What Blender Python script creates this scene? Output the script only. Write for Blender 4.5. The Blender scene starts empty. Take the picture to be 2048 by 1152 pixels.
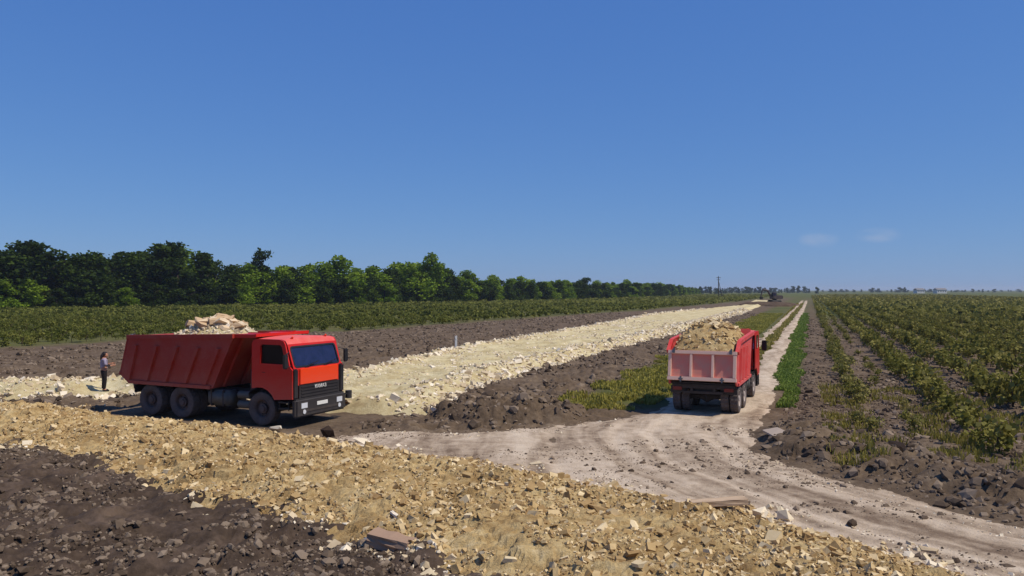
import bpy, bmesh, math, random
import numpy as np
from mathutils import Vector, Matrix

# ------------------------------------------------------------------ camera, sky, sun, exposure
scene = bpy.context.scene
COL = scene.collection
R = math.radians
CAM_H, FPX, HORY, CX = 4.4, 1600.0, 580.0, 1024.0      # photograph measured at 2048 px wide

cam_d = bpy.data.cameras.new('camera')
cam = bpy.data.objects.new('camera', cam_d)
COL.objects.link(cam)
cam.location = (0, 0, CAM_H)
cam.rotation_euler = (R(90) + math.atan((HORY - 576) / FPX), 0, 0)
cam_d.sensor_width = 36
cam_d.lens = 36 * FPX / 2048
cam_d.clip_start = 0.1
cam_d.clip_end = 40000
scene.camera = cam

SUN_EL = R(57)
SUN_DIR = Vector((0.93, -0.36, 0)).normalized()       # horizontal direction towards the sun
sun_vec = Vector((SUN_DIR.x * math.cos(SUN_EL), SUN_DIR.y * math.cos(SUN_EL), math.sin(SUN_EL)))
sd = bpy.data.lights.new('sun', 'SUN')
sd.energy = 4.3
sd.angle = R(0.53)
sd.color = (1.0, 0.93, 0.80)
sun = bpy.data.objects.new('sun', sd)
COL.objects.link(sun)
sun.rotation_euler = sun_vec.to_track_quat('Z', 'Y').to_euler()

world = bpy.data.worlds.new('World')
scene.world = world
world.use_nodes = True
wn, wl = world.node_tree.nodes, world.node_tree.links
wn.clear()
w_out = wn.new('ShaderNodeOutputWorld')
w_bg = wn.new('ShaderNodeBackground')
w_sky = wn.new('ShaderNodeTexSky')
w_sky.sky_type = 'NISHITA'
w_sky.sun_disc = False
w_sky.sun_elevation = SUN_EL
w_sky.sun_rotation = math.atan2(SUN_DIR.x, SUN_DIR.y)
w_sky.altitude = 50
w_sky.air_density = 1.0
w_sky.dust_density = 0.1
w_sky.ozone_density = 4.0
# two faint wisps of cloud low in the sky beyond the track
w_tc = wn.new('ShaderNodeTexCoord')
def wmath(op, a, b=None, c=None):
    n = wn.new('ShaderNodeMath'); n.operation = op
    for i, v in enumerate((a, b, c)):
        if v is None: continue
        if isinstance(v, (int, float)): n.inputs[i].default_value = v
        else: wl.new(v, n.inputs[i])
    return n.outputs[0]
w_sep = wn.new('ShaderNodeSeparateXYZ'); wl.new(w_tc.outputs['Generated'], w_sep.inputs[0])
w_az = wmath('ARCTAN2', w_sep.outputs[0], w_sep.outputs[1])
w_elv = wmath('ARCSINE', w_sep.outputs[2])
w_noise = wn.new('ShaderNodeTexNoise')
w_noise.inputs['Scale'].default_value = 26
w_noise.inputs['Detail'].default_value = 5
w_map = wn.new('ShaderNodeMapping'); w_map.inputs['Scale'].default_value = (1, 1, 2.6)
wl.new(w_tc.outputs['Generated'], w_map.inputs[0]); wl.new(w_map.outputs[0], w_noise.inputs['Vector'])
def wisp(px, py, ra, re):
    az, el = math.atan2(px - CX, FPX), math.atan2(HORY - py, math.hypot(px - CX, FPX))
    a = wmath('DIVIDE', wmath('SUBTRACT', w_az, az), ra)
    e = wmath('DIVIDE', wmath('SUBTRACT', w_elv, el), re)
    d = wmath('ADD', wmath('MULTIPLY', a, a), wmath('MULTIPLY', e, e))
    return wmath('MAXIMUM', wmath('SUBTRACT', 1.0, d), 0.0)
w_m = wmath('ADD', wisp(1638, 478, .024, .012), wisp(1758, 470, .028, .0095))
w_c = wmath('MULTIPLY', w_m, wmath('MAXIMUM', wmath('MULTIPLY', wmath('SUBTRACT', w_noise.outputs['Fac'], .36), 1.1), 0.0))
w_mix = wn.new('ShaderNodeMixRGB'); w_mix.inputs[2].default_value = (4.6, 5.0, 6.2, 1)
# the camera's tone response, applied alike to the whole sky
w_s3 = wn.new('ShaderNodeSeparateColor'); w_c3 = wn.new('ShaderNodeCombineColor')
wl.new(w_sky.outputs[0], w_s3.inputs[0])
for i, (g, k) in enumerate(((.711, .587), (.565, 1.184), (.337, 3.19))):
    wl.new(wmath('MULTIPLY', wmath('POWER', w_s3.outputs[i], g), k), w_c3.inputs[i])
wl.new(w_c3.outputs[0], w_mix.inputs[1]); wl.new(w_c, w_mix.inputs[0])
wl.new(w_mix.outputs[0], w_bg.inputs['Color'])
w_bg.inputs['Strength'].default_value = 0.10
wl.new(w_bg.outputs[0], w_out.inputs['Surface'])

vs = scene.view_settings
vs.view_transform = 'Standard'
vs.look = 'None'
vs.exposure = 0.0
vs.gamma = 1.0
vs.use_curve_mapping = False
scene.render.engine = 'CYCLES'
scene.cycles.max_bounces = 5
scene.cycles.diffuse_bounces = 4
scene.cycles.glossy_bounces = 2
scene.cycles.transparent_max_bounces = 8
scene.cycles.volume_bounces = 0
scene.cycles.use_denoising = True

random.seed(7)
RNG = np.random.default_rng(11)

# ------------------------------------------------------------------ helpers
def P(px, py, z=0.0):
    """ground point seen at a measured photograph position, on a level z"""
    Y = FPX * (CAM_H - z) / (py - HORY)
    return ((px - CX) / FPX * Y, Y)

def tag(o, label=None, cat=None, group=None, kind=None):
    if label: o['label'] = label
    if cat: o['category'] = cat
    if group: o['group'] = group
    if kind: o['kind'] = kind
    return o

def link(name, me, mat=None, parent=None):
    o = bpy.data.objects.new(name, me)
    COL.objects.link(o)
    if mat is not None and me is not None and len(me.materials) == 0:
        me.materials.append(mat)
    if parent is not None:
        o.parent = parent
    return o

def empty(name, loc, rz=0.0):
    o = bpy.data.objects.new(name, None)
    o.empty_display_size = 0.3
    COL.objects.link(o)
    o.location = loc
    o.rotation_euler = (0, 0, rz)
    return o

def mesh_np(name, V, F, smooth=False, attrs=None):
    V = np.ascontiguousarray(V, dtype=np.float32); F = np.ascontiguousarray(F, dtype=np.int32)
    me = bpy.data.meshes.new(name)
    k = F.shape[1]; n = F.shape[0]
    me.vertices.add(len(V)); me.vertices.foreach_set('co', V.ravel())
    me.loops.add(n * k); me.loops.foreach_set('vertex_index', F.ravel())
    me.polygons.add(n)
    me.polygons.foreach_set('loop_start', np.arange(0, n * k, k, dtype=np.int32))
    me.polygons.foreach_set('loop_total', np.full(n, k, dtype=np.int32))
    me.polygons.foreach_set('use_smooth', np.full(n, smooth, dtype=bool))
    if attrs:
        for an, av in attrs.items():
            a = me.attributes.new(an, 'FLOAT', 'POINT')
            a.data.foreach_set('value', np.ascontiguousarray(av, dtype=np.float32))
    me.update(calc_edges=True)
    me.validate()
    return me

def hash2(ix, iy, seed):
    h = (ix.astype(np.int64) * 374761393 + iy.astype(np.int64) * 668265263 + seed * 974634721) & 0xFFFFFFFF
    h = ((h ^ (h >> 13)) * 1274126177) & 0xFFFFFFFF
    h = (h ^ (h >> 16)) & 0xFFFFFFFF
    return h.astype(np.float64) / 2147483647.5 - 1.0

def clip01(v): return np.clip(v, 0, 1)

def vnoise(x, y, seed=0):
    ix, iy = np.floor(x), np.floor(y)
    fx, fy = x - ix, y - iy
    ux, uy = fx * fx * (3 - 2 * fx), fy * fy * (3 - 2 * fy)
    a = hash2(ix, iy, seed); b = hash2(ix + 1, iy, seed)
    c = hash2(ix, iy + 1, seed); d = hash2(ix + 1, iy + 1, seed)
    return (a * (1 - ux) + b * ux) * (1 - uy) + (c * (1 - ux) + d * ux) * uy

def fbm(x, y, octv=4, seed=0, gain=.5):
    s = 0; amp = 1.0; t = 0
    for i in range(octv):
        s = s + amp * vnoise(x * 2 ** i + 17.3 * i, y * 2 ** i - 9.1 * i, seed + i)
        t += amp; amp *= gain
    return s / t

def billow(x, y, octv=3, seed=0):
    s = 0; amp = 1.0; t = 0
    for i in range(octv):
        s = s + amp * (1 - 2 * np.abs(vnoise(x * 2 ** i + 5.1 * i, y * 2 ** i + 3.7 * i, seed + i))); t += amp; amp *= .55
    return s / t

def facets(x, y, seed, tilt=.55):
    """broken ground: every cell of a jittered mosaic is its own tilted, raised or sunken face"""
    wx = x + .22 * vnoise(x * 1.7, y * 1.7, seed + 5); wy = y + .22 * vnoise(x * 1.7 + 9, y * 1.7, seed + 6)
    ix, iy = np.floor(wx), np.floor(wy)
    best = np.full(np.shape(x), 1e9); out = np.zeros(np.shape(x))
    for dx in (-1, 0, 1):
        for dy in (-1, 0, 1):
            cx, cy = ix + dx, iy + dy
            px = cx + .5 + .45 * hash2(cx, cy, seed); py = cy + .5 + .45 * hash2(cx, cy, seed + 1)
            ux, uy = wx - px, wy - py
            d = ux * ux + uy * uy
            h = hash2(cx, cy, seed + 2) * .55 + tilt * (hash2(cx, cy, seed + 3) * ux + hash2(cx, cy, seed + 4) * uy) - .5 * d
            m = d < best
            best = np.where(m, d, best); out = np.where(m, h, out)
    return out

def sstep(a, b, x):
    t = np.clip((x - a) / (b - a), 0, 1)
    return t * t * (3 - 2 * t)

def poly_sd(X, Y, poly):
    """signed distance to a polygon, positive inside"""
    poly = np.asarray(poly, float)
    d = np.full(np.shape(X), 1e18); inside = np.zeros(np.shape(X), bool)
    n = len(poly)
    for i in range(n):
        ax, ay = poly[i]; bx, by = poly[(i + 1) % n]
        ex, ey = bx - ax, by - ay
        wx, wy = X - ax, Y - ay
        t = np.clip((wx * ex + wy * ey) / (ex * ex + ey * ey + 1e-12), 0, 1)
        d = np.minimum(d, (wx - ex * t) ** 2 + (wy - ey * t) ** 2)
        c = ((ay > Y) != (by > Y)) & (X < (bx - ax) * (Y - ay) / (by - ay + 1e-15) + ax)
        inside ^= c
    d = np.sqrt(d)
    return np.where(inside, d, -d)

def line_d(X, Y, pts):
    d = np.full(np.shape(X), 1e18)
    for (ax, ay), (bx, by) in zip(pts[:-1], pts[1:]):
        ex, ey = bx - ax, by - ay
        wx, wy = X - ax, Y - ay
        t = np.clip((wx * ex + wy * ey) / (ex * ex + ey * ey + 1e-12), 0, 1)
        d = np.minimum(d, (wx - ex * t) ** 2 + (wy - ey * t) ** 2)
    return np.sqrt(d)

# ------------------------------------------------------------------ materials
def srgb(r, g, b):
    f = lambda c: (c / 255 / 12.92) if c / 255 <= .04045 else ((c / 255 + .055) / 1.055) ** 2.4
    return (f(r), f(g), f(b), 1)

class NT:
    def __init__(s, name):
        s.m = bpy.data.materials.new(name); s.m.use_nodes = True
        s.t = s.m.node_tree; s.n = s.t.nodes; s.l = s.t.links
        s.n.clear()
        s.out = s.n.new('ShaderNodeOutputMaterial')
        s.b = s.n.new('ShaderNodeBsdfPrincipled')
        s.l.new(s.b.outputs[0], s.out.inputs[0])
    def node(s, t, **kw):
        n = s.n.new(t)
        for k, v in kw.items():
            if hasattr(n, k): setattr(n, k, v)
            else: n.inputs[k].default_value = v
        return n
    def noise(s, vec, scale, detail=4, rough=.55, dist=0.0):
        n = s.n.new('ShaderNodeTexNoise')
        n.inputs['Scale'].default_value = scale; n.inputs['Detail'].default_value = detail
        n.inputs['Roughness'].default_value = rough; n.inputs['Distortion'].default_value = dist
        if vec is not None: s.l.new(vec, n.inputs['Vector'])
        return n.outputs['Fac']
    def ramp(s, fac, stops):
        r = s.n.new('ShaderNodeValToRGB')
        el = r.color_ramp.elements
        while len(el) < len(stops): el.new(.5)
        for e, (p, c) in zip(el, stops):
            e.position = p; e.color = c
        s.l.new(fac, r.inputs[0])
        return r.outputs[0]
    def mix(s, fac, a, b, mode='MIX'):
        n = s.n.new('ShaderNodeMixRGB'); n.blend_type = mode
        for i, v in enumerate((fac, a, b)):
            if isinstance(v, (int, float)): n.inputs[i].default_value = v
            elif isinstance(v, tuple): n.inputs[i].default_value = v
            else: s.l.new(v, n.inputs[i])
        return n.outputs[0]
    def math(s, op, a, b=0.0, clamp=False):
        n = s.n.new('ShaderNodeMath'); n.operation = op; n.use_clamp = clamp
        for i, v in enumerate((a, b)):
            if isinstance(v, (int, float)): n.inputs[i].default_value = v
            else: s.l.new(v, n.inputs[i])
        return n.outputs[0]
    def attr(s, name):
        n = s.n.new('ShaderNodeAttribute'); n.attribute_name = name
        return n.outputs['Fac']
    def pos(s):
        return s.n.new('ShaderNodeNewGeometry').outputs['Position']
    def obj(s):
        return s.n.new('ShaderNodeTexCoord').outputs['Object']
    def rnd(s):
        return s.n.new('ShaderNodeObjectInfo').outputs['Random']
    def bump(s, h, strength, dist=.02):
        n = s.n.new('ShaderNodeBump'); n.inputs['Strength'].default_value = strength
        n.inputs['Distance'].default_value = dist
        s.l.new(h, n.inputs['Height']); s.l.new(n.outputs[0], s.b.inputs['Normal'])
    def done(s, col, rough=.9, spec=.2, metal=0.0):
        if isinstance(col, tuple): s.b.inputs['Base Color'].default_value = col
        else: s.l.new(col, s.b.inputs['Base Color'])
        if isinstance(rough, (int, float)): s.b.inputs['Roughness'].default_value = rough
        else: s.l.new(rough, s.b.inputs['Roughness'])
        s.b.inputs['Specular IOR Level'].default_value = spec
        s.b.inputs['Metallic'].default_value = metal
        return s.m

def m_earth(name, cols, scale=1.0, bump=.6, veg=False):
    t = NT(name); p = t.pos()
    n1 = t.noise(p, .55 * scale, 5, .6); n2 = t.noise(p, 5.5 * scale, 6, .65)
    f = t.math('ADD', t.math('MULTIPLY', n1, .5), t.math('MULTIPLY', n2, .5))
    c = t.ramp(f, [(.33, cols[0]), (.5, cols[1]), (.66, cols[2])])
    if veg:
        c = t.mix(t.attr('damp'), c, t.ramp(f, [(.33, srgb(50, 40, 33)), (.5, srgb(74, 61, 51)), (.66, srgb(98, 82, 70))]))
        n3 = t.noise(p, .06, 6, .6)
        vg = t.ramp(n3, [(.3, srgb(66, 74, 36)), (.5, srgb(84, 88, 44)), (.7, srgb(96, 92, 54))])
        c = t.mix(t.attr('veg'), c, vg)
    t.bump(t.noise(p, 14 * scale, 6, .7), bump, .05)
    return t.done(c, .95, .1)

M = {}
M['soil'] = m_earth('soil', [srgb(70, 57, 44), srgb(98, 82, 66), srgb(124, 107, 88)], veg=True)
M['heap'] = m_earth('dug_soil', [srgb(62, 49, 39), srgb(88, 72, 59), srgb(116, 98, 82)])
def m_gravel(name, cols):
    t = NT(name); p = t.pos()
    n1 = t.noise(p, .5, 4, .6); n2 = t.noise(p, 4.0, 6, .7); n3 = t.noise(p, 22, 4, .7)
    f = t.math('ADD', t.math('ADD', t.math('MULTIPLY', n1, .45), t.math('MULTIPLY', n2, .35)), t.math('MULTIPLY', n3, .2))
    c = t.ramp(f, [(.34, cols[0]), (.46, cols[1]), (.55, cols[2]), (.68, cols[3])])
    t.bump(t.noise(p, 18, 6, .75), .9, .06)
    return t.done(c, .95, .1)
M['gravel'] = m_gravel('yellow_gravel', [srgb(124, 96, 60), srgb(166, 138, 94), srgb(192, 166, 118), srgb(214, 193, 152)])
M['lime'] = m_gravel('limestone_rubble', [srgb(158, 137, 100), srgb(186, 168, 126), srgb(202, 187, 147), srgb(218, 206, 174)])
def m_track():
    t = NT('trodden_dirt'); p = t.pos()
    cmb = t.n.new('ShaderNodeCombineXYZ')
    t.l.new(t.attr('across'), cmb.inputs[0]); t.l.new(t.attr('along'), cmb.inputs[1])
    st = t.noise(cmb.outputs[0], 1.0, 5, .6, .4)
    n2 = t.noise(p, 2.2, 6, .65)
    f = t.math('ADD', t.math('MULTIPLY', st, .62), t.math('MULTIPLY', n2, .38))
    c = t.ramp(f, [(.36, srgb(120, 101, 83)), (.45, srgb(162, 142, 120)), (.54, srgb(189, 169, 146)), (.66, srgb(206, 188, 165))])
    t.bump(t.noise(p, 12, 6, .7), .8, .06)
    return t.done(c, .95, .1)
M['track'] = m_track()

def m_stone(name, lo, mid, hi, attr=True):
    t = NT(name); p = t.pos()
    r = t.attr('rnd') if attr else t.rnd()
    n = t.noise(p, 9, 4, .7)
    f = t.math('ADD', t.math('MULTIPLY', r, .75), t.math('MULTIPLY', n, .3))
    c = t.ramp(f, [(.1, lo), (.5, mid), (.95, hi)])
    t.bump(t.noise(p, 40, 4, .7), .35, .012)
    return t.done(c, .95, .1)
M['blockstone'] = m_stone('block_stone', srgb(120, 94, 76), srgb(148, 120, 100), srgb(172, 146, 124), False)
M['greystone'] = m_stone('grey_stone', srgb(128, 112, 100), srgb(150, 134, 120), srgb(166, 150, 136), False)
M['loadstone'] = m_stone('load_stone', srgb(160, 130, 100), srgb(194, 166, 132), srgb(220, 200, 170), False)
M['darkclod'] = m_stone('dark_clod', srgb(44, 34, 28), srgb(56, 44, 36), srgb(72, 58, 48), False)  # darkened so the shadow on the bank clod sits in the colour
for nm, a in (('_joined', True), ('', False)):
    M['gstone' + nm] = m_stone('gravel_stone' + nm, srgb(140, 111, 74), srgb(182, 154, 108), srgb(220, 199, 160), a)
    M['lstone' + nm] = m_stone('limestone' + nm, srgb(172, 150, 120), srgb(208, 190, 158), srgb(232, 219, 198), a)
    M['clod' + nm] = m_stone('soil_clod' + nm, srgb(66, 54, 44), srgb(100, 85, 71), srgb(138, 121, 104), a)

def m_leaf(name, lo, mid, hi, attr=True):
    t = NT(name); p = t.pos()
    n = t.noise(p, .35, 3, .6)
    r = t.attr('rnd')
    f = t.math('ADD', t.math('MULTIPLY', r, .5), t.math('MULTIPLY', t.math('ADD', n, t.math('MULTIPLY', t.rnd(), .35)), .45))
    c = t.ramp(f, [(.15, lo), (.5, mid), (.85, hi)])
    m = t.done(c, .75, .15)
    tr = t.n.new('ShaderNodeBsdfTranslucent'); t.l.new(c, tr.inputs[0])
    mx = t.n.new('ShaderNodeMixShader'); mx.inputs[0].default_value = .32
    t.l.new(t.b.outputs[0], mx.inputs[1]); t.l.new(tr.outputs[0], mx.inputs[2])
    t.l.new(mx.outputs[0], t.out.inputs[0])
    return m
M['leaf_dark'] = m_leaf('leaf_dark_green', srgb(24, 36, 9), srgb(44, 60, 16), srgb(74, 92, 28))
M['leaf_mid'] = m_leaf('leaf_mid_green', srgb(64, 84, 17), srgb(100, 124, 28), srgb(140, 158, 46))
M['leaf_far'] = m_leaf('leaf_far_green', srgb(34, 48, 30), srgb(48, 64, 38), srgb(64, 80, 48))
M['vine'] = m_leaf('vine_leaf', srgb(80, 80, 30), srgb(118, 114, 50), srgb(158, 146, 80))
M['vine_left'] = m_leaf('vine_leaf_left_field', srgb(60, 66, 22), srgb(94, 99, 40), srgb(132, 129, 62))
M['weed'] = m_leaf('weed_olive', srgb(90, 92, 36), srgb(122, 118, 56), srgb(150, 138, 84))
M['grass'] = m_leaf('grass_green', srgb(84, 106, 38), srgb(112, 132, 54), srgb(144, 154, 78))
M['grass_mound'] = m_leaf('grass_yellow_green', srgb(112, 112, 40), srgb(150, 142, 62), srgb(180, 168, 94))
M['grass_dry'] = m_leaf('grass_olive', srgb(104, 102, 40), srgb(140, 130, 60), srgb(172, 156, 92))
def m_bark():
    t = NT('bark'); n = t.noise(t.obj(), 6, 4)
    return t.done(t.ramp(n, [(.3, srgb(52, 42, 34)), (.7, srgb(92, 78, 64))]), .95, .1)
M['bark'] = m_bark()

# ------------------------------------------------------------------ ground layout
K = (1620 - CX) / FPX                     # the track, road and vine rows all run along this slope
def AX(a, Y): return a + K * Y            # x of the line that lies `a` metres right of the row line
def lane(a0, a1, y0, y1): return [(AX(a0, y0), y0), (AX(a0, y1), y1), (AX(a1, y1), y1), (AX(a1, y0), y0)]

LIME = [P(846, 826), P(905, 792), P(965, 765), P(1100, 730), P(1205, 704), P(1340, 669), P(1420, 645), P(1480, 628),
        (80, 252), (AX(-14, 330), 330), (AX(-23, 330), 330), P(1480, 613), P(1300, 632), P(1140, 664), P(910, 703), P(700, 754), (-11.2, 38.2), (-16, 36.6), (-30, 36.5),
        (-30, 33.4), (-16, 32.9), (-10, 32.2), P(640, 828), P(760, 832)]
BANK = [P(-80, 800), P(0, 806), P(157, 816), P(300, 838), P(480, 856), P(600, 878), P(700, 892), P(960, 927), P(1200, 976), P(1480, 1018),
        P(1700, 1076), P(1891, 1148), P(2080, 1215), (9.0, 6.0), (1.5, 7.0), P(1100, 1230), P(1000, 1165), P(860, 1108), P(740, 1082), P(500, 1018),
        P(330, 970), P(157, 912), P(0, 882), P(-80, 872)]
TRACK = [P(655, 874), P(760, 864), P(880, 868), P(1000, 864), P(1200, 843), P(1290, 828), P(1335, 812), (AX(-5.6, 32), 32), (AX(-5.3, 36), 36), (AX(-4.9, 44), 44),
         (AX(-1.75, 44), 44), (AX(-1.4, 36), 36), P(1548, 796), P(1524, 832), P(1508, 862), P(1514, 897), P(1560, 927), P(1650, 954), P(1750, 978), P(1891, 1018), P(2080, 1066),
         (14, 9), (9.5, 8), P(1700, 1110), P(1480, 1050), P(1200, 1000), P(960, 950), P(700, 912)]
RUT_L = [(AX(-5.1, 40), 40), (AX(-4.6, 75), 75), (AX(-3.9, 200), 200), (AX(-3.6, 330), 330), (AX(-2.6, 330), 330), (AX(-2.9, 200), 200), (AX(-3.7, 75), 75), (AX(-3.9, 40), 40)]
RUT_R = [(AX(-3.2, 40), 40), (AX(-3.0, 75), 75), (AX(-2.2, 200), 200), (AX(-2, 330), 330), (AX(-1.0, 330), 330), (AX(-1.1, 200), 200), (AX(-1.7, 75), 75), (AX(-1.7, 40), 40)]
FIELD_EDGE = [P(-300, 708), P(0, 698), P(157, 690), P(450, 668), P(700, 662), P(900, 648), P(1050, 637), P(1300, 620), P(1450, 606), P(1530, 598)]
TREE_BASE = [P(-500, 628), P(-150, 623), P(157, 618), P(400, 614), P(700, 610), P(1000, 604), P(1200, 599.5), P(1330, 594), P(1400, 589.5)]
HEAP = (-0.1, 27.7)
TRUCK_A_RF = P(527, 850)                      # right front wheel of the truck on the left
TA_ANG = -26.0
ha = Vector((math.cos(R(TA_ANG)), math.sin(R(TA_ANG)), 0))
TRUCK_A = Vector((TRUCK_A_RF[0], TRUCK_A_RF[1], 0)) + Vector((-ha.y, ha.x, 0)) * 1.12
TB_HEAD = 23.4
hb = Vector((math.sin(R(TB_HEAD)), math.cos(R(TB_HEAD)), 0))
TRUCK_B_REAR = Vector((7.06, 28.95, 0))
TRUCK_B = TRUCK_B_REAR + hb * 4.87 * .95
PERSON = P(208, 786)

field_poly = FIELD_EDGE + [(AX(-30, 900), 900), (AX(-200, 1400), 1400), (-400, 300), (-200, 60)]
right_poly = lane(1.0, 900, 30, 1400)

def lime_sd(X, Y): return poly_sd(X, Y, LIME) + .45 * fbm(X / 1.5, Y / 1.5, 3, 5)
def bank_sd(X, Y): return poly_sd(X, Y, BANK) + .45 * fbm(X / 1.1, Y / 1.1, 4, 9)
def track_sd(X, Y):
    s = np.maximum(poly_sd(X, Y, TRACK), np.maximum(poly_sd(X, Y, RUT_L), poly_sd(X, Y, RUT_R)))
    return s + .55 * fbm(X / 1.3, Y / 1.3, 5, 21, .65)

def flat_mask(X, Y):
    """1 where the vehicles and the person stand, so that nothing pokes into them"""
    ca = TRUCK_A - ha * 2.5
    u = (X - ca.x) * ha.x + (Y - ca.y) * ha.y; v = -(X - ca.x) * ha.y + (Y - ca.y) * ha.x
    a = sstep(1.6, .6, np.abs(v) - 1.3) * sstep(1.6, .6, np.abs(u) - 4.0)
    cb = TRUCK_B - hb * 2.5
    u = (X - cb.x) * hb.x + (Y - cb.y) * hb.y; v = -(X - cb.x) * hb.y + (Y - cb.y) * hb.x
    b = sstep(1.4, .5, np.abs(v) - 1.3) * sstep(1.6, .6, np.abs(u) - 4.0)
    c = sstep(1.2, .5, np.hypot(X - PERSON[0], Y - PERSON[1]))
    return np.clip(a + b + c, 0, 1)

def ground_h(X, Y, parts=False):
    X = np.asarray(X, float); Y = np.asarray(Y, float)
    near = np.clip((130 - Y) / 90, 0, 1) * np.clip((90 - np.abs(X)) / 40, 0, 1)
    a = X - K * Y
    fl = flat_mask(X, Y)
    ts = track_sd(X, Y)
    hard = np.clip(sstep(-.6, .7, ts), 0, 1)
    h = .05 * fbm(X / 7, Y / 7, 2, 1) * near
    rough = near * (1 - fl) * (1 - hard)
    n = fbm(X / .85, Y / .85, 4, 3)
    n2 = np.abs(fbm(X / 1.9, Y / 1.9, 3, 31))
    amp = .13 + .1 * sstep(24, 34, Y)
    soil_zone = sstep(0.6, -0.2, a) * sstep(-5.0, -9, a) + sstep(24, 20, Y) * sstep(1, -2, X)
    h = h + rough * (amp * n * np.clip(.35 + soil_zone, 0, 1) + .16 * n2 * np.clip(soil_zone, 0, 1) + (.15 * facets(X / .60, Y / .52, 33) + .075 * facets(X / .24, Y / .22, 133)) * np.clip(.3 + soil_zone, 0, 1))
    # the freshly dug heap between the pale road and the track
    ux, uy = (X - HEAP[0]) / 2.55, (Y - HEAP[1]) / 1.75
    m = np.clip(1 - (ux * ux + uy * uy) * (1 + .35 * fbm(X / .9, Y / .9, 3, 41)), 0, 1)
    h = h + .70 * np.sqrt(m) * (1 + .4 * facets(X / .8, Y / .7, 43) + .22 * facets(X / .3, Y / .3, 143)) * (1 - hard * .5)
    # the bank of dug earth at the head of the vine rows
    bl = [(AX(-.2, 23.6), 23.6), P(1640, 905), P(1740, 928), P(1891, 966), P(2080, 1010)]
    d = line_d(X, Y, bl)
    h = h + .38 * np.exp(-(d / 1.35) ** 2) * (1 + .8 * facets(X / .75, Y / .7, 47) + .4 * facets(X / .3, Y / .28, 147)) * (1 - hard)
    # shallow furrow and crown along the bare strip beside the vines
    h = h + near * .12 * np.exp(-((a - .05) / .35) ** 2) * sstep(25, 29, Y)
    return h

# ------------------------------------------------------------------ the ground sheet
def growing(start, step, ratio, end):
    v = [start]; s = step
    while v[-1] < end:
        s *= ratio; v.append(v[-1] + s)
    return v
xr = list(np.arange(0, 12, .09)); xr = xr + growing(xr[-1], .09, 1.037, 9000)[1:]
xs = np.array([-v for v in xr[:0:-1]] + xr)
yr = list(np.arange(3, 10, .25)) + list(np.arange(10, 28, .09)); yr = yr + growing(yr[-1], .09, 1.027, 9500)[1:]
ys = np.array([-9000, -2500, -600, -150, -40, -10, -3, 0, 1.5] + yr)

def grid_faces(nx, ny, keep=None):
    i = np.arange(nx - 1)[None, :] + nx * np.arange(ny - 1)[:, None]
    F = np.stack([i, i + 1, i + nx + 1, i + nx], -1).reshape(-1, 4)
    return F if keep is None else F[keep.reshape(-1)]

def veg_mask(X, Y):
    a = X - K * Y
    v = sstep(-2, 3, poly_sd(X, Y, field_poly) + 2.0 * fbm(X / 7, Y / 7, 3, 61)) * .8
    rv = sstep(60, 160, Y) * sstep(.5, 2.5, a)
    far = sstep(330, 600, np.hypot(X, Y))
    left_far = sstep(-200, -260, X)
    gr = sstep(-9.5, -8.2, a + .8 * fbm(X / 3, Y / 3, 3, 63)) * sstep(-.25, -.7, a) * sstep(34, 42, Y) * .75
    gl = sstep(-9.6, -8.4, a + .8 * fbm(X / 3, Y / 3, 3, 63)) * sstep(-5, -5.6, a) * sstep(29, 31, Y) * .85
    return np.clip(np.maximum.reduce([v, rv, far, gr, gl, left_far]), 0, 1)

GX, GY = np.meshgrid(xs, ys)
GH = ground_h(GX, GY)
# keep the soil under the laid materials
GH = GH - .10 * sstep(0, 1.0, lime_sd(GX, GY)) * np.clip((140 - GY) / 90, 0, 1)
me = mesh_np('ground', np.stack([GX, GY, GH], -1).reshape(-1, 3), grid_faces(len(xs), len(ys)), True,
             {'veg': veg_mask(GX, GY).ravel(), 'damp': (sstep(24, 19, GY + .8 * fbm(GX, GY, 3, 62)) * sstep(2, -1, GX)).ravel()})
ground = tag(link('ground', me, M['soil']), 'bare grey brown soil reaching out to the flat horizon', 'ground', kind='structure')

def overlay(name, mat, sdf, hgt, x0, x1, step, ygrid, extra=None, cut=-.7, shift=None, smooth=True):
    """a laid sheet whose rim dips below the ground sheet"""
    xg = np.arange(x0, x1, step)
    X, Y = np.meshgrid(xg, np.asarray(ygrid))
    if shift is not None: X = X + shift(Y)
    s = sdf(X, Y)
    Z = ground_h(X, Y) * .55 + hgt(X, Y, s)
    F = grid_faces(len(xg), len(ygrid))
    keep = (s.ravel()[F] > cut).any(1)
    F = F[keep]
    used = np.unique(F); remap = -np.ones(X.size, int); remap[used] = np.arange(len(used))
    V = np.stack([X, Y, Z], -1).reshape(-1, 3)[used]
    at = {k: f(X, Y, s).ravel()[used] for k, f in (extra or {}).items()}
    me = mesh_np(name, V, remap[F], smooth, at)
    return link(name, me, mat)

def rise(s, w, h): return -.16 * sstep(.05, -.5, s) + h * sstep(-.05, w, s)

def bank_h(X, Y, s):
    fl = flat_mask(X, Y)
    b = rise(s, 1.5, .30) * (1 - .85 * fl)
    return b + sstep(0, .8, s) * (1 - fl) * (.115 * facets(X / .52, Y / .42, 71) * (.4 + .6 * clip01(.6 + fbm(X / 1.6, Y / 1.6, 2, 74))) + .06 * facets(X / .21, Y / .18, 171) + .10 * fbm(X / 1.3, Y / .9, 2, 73)) - .10 * fl
gravel = overlay('gravel_bank', M['gravel'], bank_sd, bank_h, -24, 12, .055, np.concatenate([np.arange(8.5, 22, .055), np.arange(22, 34, .075)]), smooth=False)
tag(gravel, 'broad bank of crushed yellow limestone crossing the foreground', 'gravel', kind='structure')

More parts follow.
